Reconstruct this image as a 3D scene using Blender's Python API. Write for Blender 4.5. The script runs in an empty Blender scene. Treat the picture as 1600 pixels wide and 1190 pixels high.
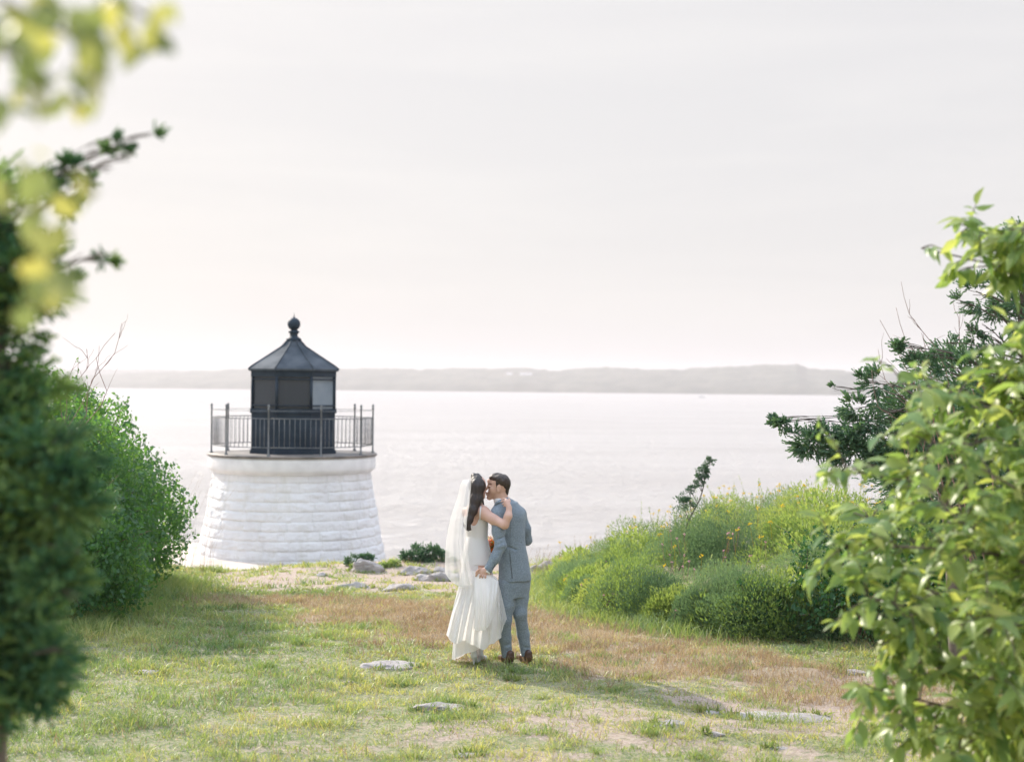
import bpy, math, random
import numpy as np
from mathutils import Vector, Matrix
from mathutils.bvhtree import BVHTree

random.seed(7)
RNG = np.random.default_rng(11)
R = math.radians
sc = bpy.context.scene
col = sc.collection

# ------------------------------------------------------------------ camera
FPX = 2286.0                      # focal length in photograph pixels (1600 wide)
CAM_Z = 2.55
PITCH, ROLL = R(0.2256), R(0.5)
cam_d = bpy.data.cameras.new("camera")
cam_d.sensor_width = 36.0
cam_d.lens = FPX / 1600 * 36
cam_d.clip_start = 0.1
cam_d.clip_end = 30000
cam_d.dof.use_dof = True
cam_d.dof.focus_distance = 13.4
cam_d.dof.aperture_fstop = 1.75
cam = bpy.data.objects.new("camera", cam_d)
col.objects.link(cam)
CM = Matrix.Rotation(math.pi / 2 + PITCH, 3, 'X') @ Matrix.Rotation(ROLL, 3, 'Z')
cam.matrix_world = Matrix.Translation((0, 0, CAM_Z)) @ CM.to_4x4()
sc.camera = cam

# ------------------------------------------------------------------ world
SUN_AZ, SUN_EL = R(-43), R(31)
world = bpy.data.worlds.new("World")
sc.world = world
world.use_nodes = True
nt = world.node_tree
nt.nodes.clear()
w_out = nt.nodes.new("ShaderNodeOutputWorld")
w_add = nt.nodes.new("ShaderNodeAddShader")
w_bg = nt.nodes.new("ShaderNodeBackground")
w_sky = nt.nodes.new("ShaderNodeTexSky")
w_sky.sky_type = 'NISHITA'
w_sky.sun_disc = False
w_sky.sun_elevation = SUN_EL
w_sky.sun_rotation = SUN_AZ
w_sky.dust_density = 4.0
w_sky.air_density = 1.0
w_sky.ozone_density = 1.0
w_bg.inputs['Strength'].default_value = 0.012
nt.links.new(w_sky.outputs[0], w_bg.inputs['Color'])
# thin high cloud veil
w_tc = nt.nodes.new("ShaderNodeTexCoord")
w_map = nt.nodes.new("ShaderNodeMapping")
w_map.inputs['Rotation'].default_value = (0, R(-7), 0)
w_map.inputs['Scale'].default_value = (1.6, 1.6, 15.0)
w_noise = nt.nodes.new("ShaderNodeTexNoise")
w_noise.inputs['Scale'].default_value = 1.7
w_noise.inputs['Detail'].default_value = 7
w_noise.inputs['Roughness'].default_value = 0.55
w_noise.inputs['Distortion'].default_value = 0.5
w_ramp = nt.nodes.new("ShaderNodeValToRGB")
w_ramp.color_ramp.elements[0].position = 0.36
w_ramp.color_ramp.elements[0].color = (0.735, 0.72, 0.722, 1)
w_ramp.color_ramp.elements[1].position = 0.66
w_ramp.color_ramp.elements[1].color = (0.785, 0.765, 0.757, 1)
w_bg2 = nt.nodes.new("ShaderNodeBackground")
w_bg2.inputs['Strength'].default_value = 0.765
nt.links.new(w_tc.outputs['Generated'], w_map.inputs['Vector'])
nt.links.new(w_map.outputs[0], w_noise.inputs['Vector'])
nt.links.new(w_noise.outputs['Fac'], w_ramp.inputs['Fac'])
# veil made brighter and bluer overhead, out of view, to fill the shade
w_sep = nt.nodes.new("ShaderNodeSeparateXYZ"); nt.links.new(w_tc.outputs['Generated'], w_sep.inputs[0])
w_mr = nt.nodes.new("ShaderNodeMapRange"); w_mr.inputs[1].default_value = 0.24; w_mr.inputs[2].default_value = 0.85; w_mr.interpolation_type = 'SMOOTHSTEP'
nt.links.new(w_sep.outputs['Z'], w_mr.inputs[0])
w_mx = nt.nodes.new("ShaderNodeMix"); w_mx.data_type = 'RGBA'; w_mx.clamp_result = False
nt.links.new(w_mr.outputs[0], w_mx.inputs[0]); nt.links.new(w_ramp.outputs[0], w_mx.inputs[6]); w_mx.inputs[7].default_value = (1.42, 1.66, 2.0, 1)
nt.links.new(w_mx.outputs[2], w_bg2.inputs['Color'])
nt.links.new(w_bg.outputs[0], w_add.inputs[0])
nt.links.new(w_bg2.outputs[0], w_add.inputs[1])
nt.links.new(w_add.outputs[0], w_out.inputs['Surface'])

# ------------------------------------------------------------------ sun
sun_d = bpy.data.lights.new("sun", 'SUN')
sun_d.energy = 5.0
sun_d.angle = R(0.6)
sun_d.color = (1.0, 0.91, 0.78)
sun = bpy.data.objects.new("sun", sun_d)
sdir = Vector((math.sin(SUN_AZ) * math.cos(SUN_EL), math.cos(SUN_AZ) * math.cos(SUN_EL), math.sin(SUN_EL)))
sun.rotation_euler = sdir.to_track_quat('Z', 'Y').to_euler()
sun.location = (-20, 20, 30)
col.objects.link(sun)

sc.view_settings.view_transform = 'Standard'
sc.view_settings.look = 'None'
sc.view_settings.exposure = 0.40
sc.view_settings.gamma = 1.0
sc.render.engine = 'CYCLES'
sc.cycles.max_bounces = 6
sc.cycles.diffuse_bounces = 3
sc.cycles.glossy_bounces = 3
sc.cycles.transmission_bounces = 4
sc.cycles.transparent_max_bounces = 12
sc.cycles.volume_bounces = 1
sc.cycles.use_denoising = True
sc.cycles.sample_clamp_indirect = 4.0

CMn = np.array(CM)

def at(px, py, d, dy=0.0):
    """world point on the ray through photo pixel, at depth (distance along +Y) d+dy, measured at depth d for x,z"""
    v = CMn @ np.array([(px - 800) / FPX, -(py - 595) / FPX, -1.0])
    k = d / v[1]
    p = v * k
    return np.array([p[0], p[1] + dy, p[2] + CAM_Z])

def ppm(d):
    return FPX / d

# ------------------------------------------------------------------ numpy noise
def _hash(ix, iy, iz, seed=0):
    n = (ix.astype(np.int64) * 374761393 + iy.astype(np.int64) * 668265263 + iz.astype(np.int64) * 2147483647 + seed * 1274126177) & 0xffffffff
    n = ((n ^ (n >> 13)) * 1274126177) & 0xffffffff
    n = (n ^ (n >> 16)) & 0xffffff
    return n.astype(np.float64) / 0xffffff

def vnoise(x, y, z=None, seed=0):
    x = np.asarray(x, float); y = np.asarray(y, float)
    z = np.zeros_like(x) if z is None else np.asarray(z, float)
    ix, iy, iz = np.floor(x), np.floor(y), np.floor(z)
    fx, fy, fz = x - ix, y - iy, z - iz
    fx = fx * fx * (3 - 2 * fx); fy = fy * fy * (3 - 2 * fy); fz = fz * fz * (3 - 2 * fz)
    def h(a, b, c): return _hash(ix + a, iy + b, iz + c, seed)
    x00 = h(0,0,0)*(1-fx)+h(1,0,0)*fx; x10 = h(0,1,0)*(1-fx)+h(1,1,0)*fx
    x01 = h(0,0,1)*(1-fx)+h(1,0,1)*fx; x11 = h(0,1,1)*(1-fx)+h(1,1,1)*fx
    a = x00*(1-fy)+x10*fy; b = x01*(1-fy)+x11*fy
    return a*(1-fz)+b*fz

def fbm(x, y, z=None, octv=4, seed=0):
    s = 0; amp = 0.5; f = 1.0; t = 0
    for o in range(octv):
        s = s + amp * vnoise(np.asarray(x)*f, np.asarray(y)*f, None if z is None else np.asarray(z)*f, seed + o*17)
        t += amp; amp *= 0.5; f *= 2.03
    return s / t

def sstep(a, b, x):
    t = np.clip((x - a) / (b - a), 0, 1)
    return t * t * (3 - 2 * t)

# ------------------------------------------------------------------ mesh building
class G:
    def __init__(s):
        s.V = []; s.F3 = []; s.F4 = []; s.r3 = []; s.r4 = []; s.n = 0
    def add(s, v, f, rnd=0.5):
        v = np.asarray(v, float).reshape(-1, 3); f = np.asarray(f, np.int64)
        if len(f) == 0: return
        r = np.full(len(f), rnd, float) if np.isscalar(rnd) else np.asarray(rnd, float)
        if f.shape[1] == 3: s.F3.append(f + s.n); s.r3.append(r)
        else: s.F4.append(f + s.n); s.r4.append(r)
        s.V.append(v); s.n += len(v)
    def merge(s, o):
        for f in o.F3: s.F3.append(f + s.n)
        for f in o.F4: s.F4.append(f + s.n)
        s.r3 += o.r3; s.r4 += o.r4; s.V += o.V; s.n += o.n
    def arrays(s):
        V = np.concatenate(s.V) if s.V else np.zeros((0, 3))
        return V
    def build(s, name, mat, parent=None, origin=None, smooth=True, **props):
        V = s.arrays()
        if origin is None:
            origin = np.array(parent['_o']) if parent is not None and '_o' in parent else np.zeros(3)
        origin = np.asarray(origin, float)
        me = bpy.data.meshes.new(name)
        F3 = np.concatenate(s.F3) if s.F3 else np.zeros((0, 3), np.int64)
        F4 = np.concatenate(s.F4) if s.F4 else np.zeros((0, 4), np.int64)
        me.vertices.add(len(V)); me.vertices.foreach_set('co', (V - origin).astype(np.float32).ravel())
        me.loops.add(F3.size + F4.size)
        me.loops.foreach_set('vertex_index', np.concatenate([F3.ravel(), F4.ravel()]).astype(np.int32))
        n = len(F3) + len(F4)
        me.polygons.add(n)
        st = np.concatenate([np.arange(len(F3)) * 3, F3.size + np.arange(len(F4)) * 4]).astype(np.int32)
        me.polygons.foreach_set('loop_start', st)
        try: me.polygons.foreach_set('loop_total', np.concatenate([np.full(len(F3), 3), np.full(len(F4), 4)]).astype(np.int32))
        except Exception: pass
        me.polygons.foreach_set('use_smooth', np.full(n, smooth, bool))
        me.update(calc_edges=True)
        a = me.attributes.new('rnd', 'FLOAT', 'FACE')
        a.data.foreach_set('value', np.concatenate((s.r3 + s.r4) or [np.zeros(0)]).astype(np.float32))
        if mat is not None: me.materials.append(mat)
        o = bpy.data.objects.new(name, me)
        col.objects.link(o)
        if parent is not None:
            o.parent = parent
        else:
            o.location = origin
            o['_o'] = list(map(float, origin))
        for k, v in props.items(): o[k] = v
        return o

def empty(name, loc, label=None, category=None, group=None):
    o = bpy.data.objects.new(name, None); col.objects.link(o)
    o.empty_display_size = 0.2
    o.location = loc; o['_o'] = [float(a) for a in loc]
    if label: o['label'] = label
    if category: o['category'] = category
    if group: o['group'] = group
    return o

def tag(o, label=None, category=None, group=None, kind=None):
    if label: o['label'] = label
    if category: o['category'] = category
    if group: o['group'] = group
    if kind: o['kind'] = kind
    return o

def norm(v):
    v = np.asarray(v, float)
    return v / np.maximum(np.linalg.norm(v, axis=-1, keepdims=True), 1e-9)

def tube(g, pts, rad, n=8, rnd=0.5, cap=True):
    pts = np.asarray(pts, float); m = len(pts)
    rad = np.full(m, rad, float) if np.isscalar(rad) else np.asarray(rad, float)
    t = norm(np.gradient(pts, axis=0))
    up = np.array([0, 0, 1.0]) if abs(t[0][2]) < 0.9 else np.array([1.0, 0, 0])
    u = norm(np.cross(t[0], up)); U = [u]
    for i in range(1, m):
        u = U[-1] - t[i] * np.dot(U[-1], t[i]); U.append(norm(u))
    U = np.array(U); W = np.cross(t, U)
    a = np.arange(n) / n * 2 * math.pi
    v = pts[:, None, :] + rad[:, None, None] * (np.cos(a)[None, :, None] * U[:, None, :] + np.sin(a)[None, :, None] * W[:, None, :])
    i, j = np.meshgrid(np.arange(m - 1), np.arange(n), indexing='ij'); i = i.ravel(); j = j.ravel(); j2 = (j + 1) % n
    f = np.stack([i*n+j, i*n+j2, (i+1)*n+j2, (i+1)*n+j], 1)
    v = v.reshape(-1, 3)
    if cap:
        v = np.concatenate([v, pts[:1], pts[-1:]])
        g.add(v, f, rnd)
        jj = np.arange(n); j2 = (jj + 1) % n
        c = np.concatenate([np.stack([np.full(n, m*n), j2, jj], 1), np.stack([np.full(n, m*n+1), (m-1)*n+jj, (m-1)*n+j2], 1)])
        g.F3.append(c + g.n - len(v)); g.r3.append(np.full(len(c), float(rnd)))
    else:
        g.add(v, f, rnd)

def box(g, c, s, rz=0.0, bev=0.0, rnd=0.5):
    c = np.asarray(c, float); s = np.asarray(s, float) / 2
    v = np.array([[x, y, z] for x in (-1, 1) for y in (-1, 1) for z in (-1, 1)], float) * s
    f = np.array([[0,1,3,2],[4,6,7,5],[0,4,5,1],[2,3,7,6],[0,2,6,4],[1,5,7,3]])
    ca, sa = math.cos(rz), math.sin(rz)
    v = np.stack([v[:,0]*ca - v[:,1]*sa, v[:,0]*sa + v[:,1]*ca, v[:,2]], 1) + c
    g.add(v, f, rnd)

def lathe(g, prof, n, c=(0,0,0), ang0=0.0, rnd=0.5):
    """prof: list of (r,z)"""
    prof = np.asarray(prof, float); m = len(prof); c = np.asarray(c, float)
    a = ang0 + np.arange(n) / n * 2 * math.pi
    v = np.stack([prof[:,0][:,None]*np.cos(a), prof[:,0][:,None]*np.sin(a), np.repeat(prof[:,1][:,None], n, 1)], -1).reshape(-1, 3) + c
    i, j = np.meshgrid(np.arange(m - 1), np.arange(n), indexing='ij'); i = i.ravel(); j = j.ravel(); j2 = (j + 1) % n
    g.add(v, np.stack([i*n+j, i*n+j2, (i+1)*n+j2, (i+1)*n+j], 1), rnd)

def smooth_pts(P, n):
    """Catmull-Rom resample"""
    P = np.asarray(P, float); m = len(P)
    if m < 3: 
        t = np.linspace(0, 1, n)[:, None]; return P[0]*(1-t) + P[-1]*t
    Q = np.concatenate([[2*P[0]-P[1]], P, [2*P[-1]-P[-2]]])
    ts = np.linspace(0, m - 1 - 1e-6, n); i = ts.astype(int); f = (ts - i)[:, None]
    p0, p1, p2, p3 = Q[i], Q[i+1], Q[i+2], Q[i+3]
    return 0.5*((2*p1) + (-p0+p2)*f + (2*p0-5*p1+4*p2-p3)*f*f + (-p0+3*p1-3*p2+p3)*f**3)

# ------------------------------------------------------------------ SDF modelling (smooth bodies)
def _smin(a, b, k):
    h = np.maximum(k - np.abs(a - b), 0) / k
    return np.minimum(a, b) - h*h*k*0.25

class SDF:
    def __init__(s, lo, hi, h):
        s.h = h; s.lo = np.array(lo, float) - 4*h
        s.n = np.ceil((np.array(hi, float) + 4*h - s.lo) / h).astype(int) + 1
        s.ax = [s.lo[i] + np.arange(s.n[i]) * h for i in range(3)]
        s.f = np.full(s.n, 1.0, np.float32)
    def _sub(s, lo, hi):
        sl = []; g = []
        for i in range(3):
            a = max(0, int((lo[i] - s.lo[i]) / s.h)); b = min(s.n[i], int((hi[i] - s.lo[i]) / s.h) + 2)
            if b <= a: return None, None
            sl.append(slice(a, b)); g.append(s.ax[i][a:b])
        return tuple(sl), np.meshgrid(*g, indexing='ij')
    def _comb(s, sl, d, k, cut):
        d = d.astype(np.float32)
        if cut: s.f[sl] = -_smin(-s.f[sl], d, k)
        else: s.f[sl] = _smin(s.f[sl], d, k)
    def rc(s, a, b, r1, r2, k=0.02, cut=False):
        a = np.asarray(a, float); b = np.asarray(b, float); m = max(r1, r2) + k + 2*s.h
        sl, g = s._sub(np.minimum(a, b) - m, np.maximum(a, b) + m)
        if sl is None: return
        ab = b - a; L = max(np.dot(ab, ab), 1e-9)
        t = np.clip(((g[0]-a[0])*ab[0] + (g[1]-a[1])*ab[1] + (g[2]-a[2])*ab[2]) / L, 0, 1)
        d = np.sqrt((g[0]-a[0]-t*ab[0])**2 + (g[1]-a[1]-t*ab[1])**2 + (g[2]-a[2]-t*ab[2])**2) - (r1 + (r2-r1)*t)
        s._comb(sl, d, k, cut)
    def chain(s, P, r, k=0.02):
        for i in range(len(P)-1): s.rc(P[i], P[i+1], r[i], r[i+1], k)
    def ell(s, c, r, k=0.02, rot=None, cut=False):
        c = np.asarray(c, float); r = np.asarray(r, float); m = max(r) + k + 2*s.h
        sl, g = s._sub(c - m, c + m)
        if sl is None: return
        x, y, z = g[0]-c[0], g[1]-c[1], g[2]-c[2]
        if rot is not None:
            M = np.array(rot)
            x, y, z = (M[0,0]*x+M[1,0]*y+M[2,0]*z, M[0,1]*x+M[1,1]*y+M[2,1]*z, M[0,2]*x+M[1,2]*y+M[2,2]*z)
        k0 = np.sqrt((x/r[0])**2 + (y/r[1])**2 + (z/r[2])**2)
        k1 = np.sqrt((x/r[0]**2)**2 + (y/r[1]**2)**2 + (z/r[2]**2)**2)
        s._comb(sl, k0*(k0-1)/np.maximum(k1, 1e-6), k, cut)
    def loft(s, lv, yaw=0.0, k=0.02, cut=False):
        """lv rows: z, cx, cy, a, b (sorted by z)"""
        lv = np.array(sorted(map(tuple, lv))); m = max(lv[:,3].max(), lv[:,4].max()) + k + 2*s.h
        zz = np.linspace(lv[0,0], lv[-1,0], 60)
        I = [np.interp(zz, lv[:,0], lv[:,j]) for j in range(1, 5)]
        ker = np.ones(7)/7
        I = [np.convolve(np.pad(q, 3, mode='edge'), ker, 'valid') for q in I]
        sl, g = s._sub((lv[:,1].min()-m, lv[:,2].min()-m, lv[0,0]-k-2*s.h), (lv[:,1].max()+m, lv[:,2].max()+m, lv[-1,0]+k+2*s.h))
        if sl is None: return
        z = s.ax[2][sl[2]]
        cx, cy, a, b = [np.interp(z, zz, q)[None, None, :] for q in I]
        x = g[0]-cx; y = g[1]-cy
        ca, sa = math.cos(yaw), math.sin(yaw)
        u = x*ca + y*sa; v = -x*sa + y*ca
        k0 = np.sqrt((u/a)**2 + (v/b)**2); k1 = np.sqrt((u/a**2)**2 + (v/b**2)**2)
        d = k0*(k0-1)/np.maximum(k1, 1e-6)
        dz = np.maximum(lv[0,0]-g[2], g[2]-lv[-1,0])
        d = np.maximum(d, dz)
        s._comb(sl, d, k, cut)
    def noise(s, amp, freq, seed=0, zs=1.0):
        X, Y, Z = np.meshgrid(*s.ax, indexing='ij')
        m = np.abs(s.f) < 0.03
        s.f[m] += (amp * (fbm(X[m]*freq, Y[m]*freq, Z[m]*freq*zs, 3, seed) - 0.5) * 2).astype(np.float32)
    def mesh(s):
        f = s.f; S = f < 0
        c = [S[a:f.shape[0]-1+a, b:f.shape[1]-1+b, d:f.shape[2]-1+d] for a in (0,1) for b in (0,1) for d in (0,1)]
        anyv = np.logical_or.reduce(c); allv = np.logical_and.reduce(c)
        act = anyv & ~allv
        I = np.argwhere(act); idx = np.full(act.shape, -1, np.int64); idx[tuple(I.T)] = np.arange(len(I))
        acc = np.zeros((len(I), 3)); cnt = np.zeros(len(I))
        offs = [(a,b,d) for a in (0,1) for b in (0,1) for d in (0,1)]
        for p in offs:
            for ax in range(3):
                if p[ax] == 0:
                    q = list(p); q[ax] = 1
                    f0 = f[I[:,0]+p[0], I[:,1]+p[1], I[:,2]+p[2]]; f1 = f[I[:,0]+q[0], I[:,1]+q[1], I[:,2]+q[2]]
                    m = (f0 < 0) != (f1 < 0)
                    t = np.where(m, f0/np.where(m, f0-f1, 1), 0)
                    pos = np.tile(np.array(p, float), (len(I), 1)); pos[:, ax] += t
                    acc[m] += pos[m]; cnt[m] += 1
        V = s.lo + (I + acc/cnt[:, None]) * s.h
        Q = []
        for ax in range(3):
            a1, a2 = (ax+1) % 3, (ax+2) % 3
            s0 = np.take(S, range(0, f.shape[ax]-1), ax); s1 = np.take(S, range(1, f.shape[ax]), ax)
            E = np.argwhere(s0 != s1)
            E = E[(E[:,a1] > 0) & (E[:,a2] > 0) & (E[:,a1] < f.shape[a1]-1) & (E[:,a2] < f.shape[a2]-1)]
            sg = S[tuple(E.T)]
            def cell(d1, d2):
                c = E.copy(); c[:,a1] -= d1; c[:,a2] -= d2; return idx[tuple(c.T)]
            q = np.stack([cell(1,1), cell(0,1), cell(0,0), cell(1,0)], 1)
            q = np.where(sg[:, None], q, q[:, ::-1]); Q.append(q)
        return V, np.concatenate(Q)
    def geo(s, rnd=0.5):
        g = G(); V, F = s.mesh(); g.add(V, F, rnd); return g

def rotm(yaw=0, pitch=0, roll=0):
    return np.array(Matrix.Rotation(yaw, 3, 'Z') @ Matrix.Rotation(pitch, 3, 'X') @ Matrix.Rotation(roll, 3, 'Y'))

# ------------------------------------------------------------------ materials
def newmat(name):
    m = bpy.data.materials.new(name); m.use_nodes = True
    n = m.node_tree; n.nodes.clear()
    out = n.nodes.new("ShaderNodeOutputMaterial")
    return m, n, out

def ramp(n, stops, fac=None):
    r = n.nodes.new("ShaderNodeValToRGB"); e = r.color_ramp.elements
    while len(e) > 1: e.remove(e[-1])
    e[0].position = stops[0][0]; e[0].color = (*stops[0][1], 1)
    for p, c in stops[1:]:
        q = e.new(p); q.color = (*c, 1)
    if fac is not None: n.links.new(fac, r.inputs['Fac'])
    return r

def noise_node(n, scale, detail=4, rough=0.5, coord='Object', vec_scale=None, dist=0.0):
    tc = n.nodes.new("ShaderNodeTexCoord"); nz = n.nodes.new("ShaderNodeTexNoise")
    nz.inputs['Scale'].default_value = scale; nz.inputs['Detail'].default_value = detail
    nz.inputs['Roughness'].default_value = rough; nz.inputs['Distortion'].default_value = dist
    src = tc.outputs[coord]
    if vec_scale is not None:
        mp = n.nodes.new("ShaderNodeMapping"); mp.inputs['Scale'].default_value = vec_scale
        n.links.new(src, mp.inputs['Vector']); src = mp.outputs[0]
    n.links.new(src, nz.inputs['Vector'])
    return nz

def simple(name, c1, c2=None, scale=8.0, rough=0.6, bump=0.0, bscale=None, metal=0.0, spec=0.5, vec_scale=None, detail=5, pos=(0.35, 0.65), sheen=0.0):
    m, n, out = newmat(name)
    b = n.nodes.new("ShaderNodeBsdfPrincipled")
    b.inputs['Roughness'].default_value = rough; b.inputs['Metallic'].default_value = metal
    b.inputs['Specular IOR Level'].default_value = spec
    if sheen: b.inputs['Sheen Weight'].default_value = sheen
    nz = noise_node(n, scale, detail, vec_scale=vec_scale)
    if c2 is None: c2 = tuple(x*1.25 for x in c1)
    r = ramp(n, [(pos[0], c1), (pos[1], c2)], nz.outputs['Fac'])
    n.links.new(r.outputs[0], b.inputs['Base Color'])
    if bump:
        nb = noise_node(n, bscale or scale*4, 5, 0.6, vec_scale=vec_scale)
        bp = n.nodes.new("ShaderNodeBump"); bp.inputs['Strength'].default_value = bump; bp.inputs['Distance'].default_value = 0.02
        n.links.new(nb.outputs['Fac'], bp.inputs['Height']); n.links.new(bp.outputs[0], b.inputs['Normal'])
    n.links.new(b.outputs[0], out.inputs['Surface'])
    return m

def leafmat(name, stops, trans=0.45, tcol=(1.25, 1.35, 0.45), rough=0.42, spec=0.5, nscale=1.2, nmix=0.35):
    """leaf: colour by per-leaf random + slow patch noise; translucent so it glows against the light"""
    m, n, out = newmat(name)
    at_ = n.nodes.new("ShaderNodeAttribute"); at_.attribute_name = 'rnd'
    nz = noise_node(n, nscale, 2)
    mx = n.nodes.new("ShaderNodeMix"); mx.data_type = 'FLOAT'; mx.inputs[0].default_value = nmix
    n.links.new(at_.outputs['Fac'], mx.inputs[2]); n.links.new(nz.outputs['Fac'], mx.inputs[3])
    r = ramp(n, stops, mx.outputs[0])
    b = n.nodes.new("ShaderNodeBsdfPrincipled"); b.inputs['Roughness'].default_value = rough
    b.inputs['Specular IOR Level'].default_value = spec
    t = n.nodes.new("ShaderNodeBsdfTranslucent")
    mul = n.nodes.new("ShaderNodeMix"); mul.data_type = 'RGBA'; mul.blend_type = 'MULTIPLY'; mul.inputs[0].default_value = 1
    mul.clamp_result = False
    n.links.new(r.outputs[0], mul.inputs[6]); mul.inputs[7].default_value = (*tcol, 1)
    n.links.new(mul.outputs[2], t.inputs['Color'])
    n.links.new(r.outputs[0], b.inputs['Base Color'])
    ms = n.nodes.new("ShaderNodeMixShader"); ms.inputs[0].default_value = trans
    n.links.new(b.outputs[0], ms.inputs[1]); n.links.new(t.outputs[0], ms.inputs[2])
    n.links.new(ms.outputs[0], out.inputs['Surface'])
    return m

M = {}
M['bark'] = simple('bark', (0.09, 0.07, 0.06), (0.20, 0.165, 0.14), 14, 0.9, 0.6, 30, vec_scale=(1, 1, 0.25))
M['twig'] = simple('twig', (0.16, 0.09, 0.075), (0.26, 0.17, 0.14), 20, 0.8)
M['red_twig'] = simple('red_twig', (0.20, 0.11, 0.095), (0.30, 0.20, 0.17), 20, 0.7)
M['juniper'] = leafmat('juniper', [(0.1, (0.05, 0.13, 0.09)), (0.42, (0.09, 0.20, 0.115)), (0.72, (0.29, 0.38, 0.13))], 0.30, (1.2, 1.4, 0.5), 0.6, 0.3)
M['juniper_blue'] = leafmat('juniper_blue', [(0.1, (0.07, 0.145, 0.108)), (0.6, (0.13, 0.22, 0.145)), (0.95, (0.22, 0.30, 0.17))], 0.28, (1.2, 1.4, 0.6), 0.6, 0.3)
M['briar'] = leafmat('briar', [(0.1, (0.045, 0.12, 0.07)), (0.5, (0.09, 0.20, 0.095)), (0.85, (0.21, 0.32, 0.12))], 0.52, (1.9, 1.8, 0.5), 0.4, 0.4)
M['cherry'] = leafmat('cherry', [(0.05, (0.11, 0.21, 0.09)), (0.45, (0.24, 0.345, 0.125)), (0.8, (0.40, 0.47, 0.18)), (0.93, (0.50, 0.52, 0.22)), (1.0, (0.50, 0.36, 0.15))], 0.50, (1.5, 1.42, 0.75), 0.36, 0.5, 3.0, 0.25)
M['near_leaf'] = leafmat('near_leaf', [(0.05, (0.13, 0.17, 0.10)), (0.5, (0.20, 0.245, 0.12)), (1.0, (0.46, 0.42, 0.16))], 0.55, (1.4, 1.35, 0.75), 0.45, 0.4, 3.0, 0.3)
M['ivy'] = leafmat('ivy', [(0.1, (0.03, 0.09, 0.045)), (0.55, (0.06, 0.15, 0.065)), (0.9, (0.13, 0.23, 0.085))], 0.35, (1.4, 1.4, 0.45), 0.55, 0.25)
M['goldenrod'] = leafmat('goldenrod', [(0.1, (0.13, 0.21, 0.09)), (0.45, (0.27, 0.35, 0.13)), (0.95, (0.48, 0.50, 0.21))], 0.45, (1.3, 1.35, 0.6), 0.55, 0.3, 0.7, 0.45)
M['feather'] = leafmat('feather', [(0.1, (0.10, 0.18, 0.115)), (0.5, (0.20, 0.29, 0.185)), (0.95, (0.34, 0.42, 0.26))], 0.42, (1.25, 1.3, 0.7), 0.55, 0.3, 0.9, 0.45)
M['grass'] = leafmat('grass', [(0.1, (0.10, 0.195, 0.09)), (0.42, (0.28, 0.355, 0.15)), (0.72, (0.52, 0.49, 0.22)), (1.0, (0.64, 0.54, 0.33))], 0.42, (1.3, 1.3, 0.6), 0.45, 0.4, 0.9, 0.5)
M['dry_grass'] = leafmat('dry_grass', [(0.1, (0.205, 0.14, 0.09)), (0.5, (0.355, 0.262, 0.17)), (0.85, (0.53, 0.44, 0.31)), (1.0, (0.36, 0.38, 0.18))], 0.4, (1.2, 1.1, 0.85), 0.55, 0.4, 0.9, 0.4)
M['wisp'] = leafmat('wisp', [(0.1, (0.32, 0.22, 0.17)), (1.0, (0.50, 0.40, 0.28))], 0.4, (1.1, 1.05, 0.9), 0.6, 0.3)
M['yellow'] = leafmat('yellow', [(0, (0.62, 0.42, 0.03)), (1.0, (0.80, 0.62, 0.07))], 0.35, (1.1, 1.0, 0.6), 0.6, 0.2)
M['pink'] = leafmat('pink', [(0, (0.60, 0.26, 0.36)), (1.0, (0.75, 0.48, 0.55))], 0.35, (1.1, 1.0, 1.0), 0.6, 0.2)

# ------------------------------------------------------------------ terrain
BANK = np.array([(1.6, 40.0), (0.75, 24.5), (0.55, 22.4), (0.45, 21.2), (0.45, 20.0), (0.50, 18.6), (0.75, 17.2), (1.35, 15.9), (2.2, 15.1), (3.2, 14.6), (4.6, 13.9), (7.0, 12.6), (11, 10.0), (30, 2)])
def bank_sd(x, y):
    """positive inside the planted bank (to the right of / behind its front line)"""
    x = np.asarray(x, float); y = np.asarray(y, float)
    best = np.full(x.shape, 1e9); sgn = np.ones(x.shape)
    for i in range(len(BANK)-1):
        a = BANK[i]; b = BANK[i+1]; ab = b-a; L = ab@ab
        t = np.clip(((x-a[0])*ab[0]+(y-a[1])*ab[1])/L, 0, 1)
        dx = x-a[0]-t*ab[0]; dy = y-a[1]-t*ab[1]; d = np.hypot(dx, dy)
        s = np.sign(ab[0]*(y-a[1]) - ab[1]*(x-a[0]))
        m = d < best; best = np.where(m, d, best); sgn = np.where(m, s, sgn)
    return best*sgn

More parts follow.
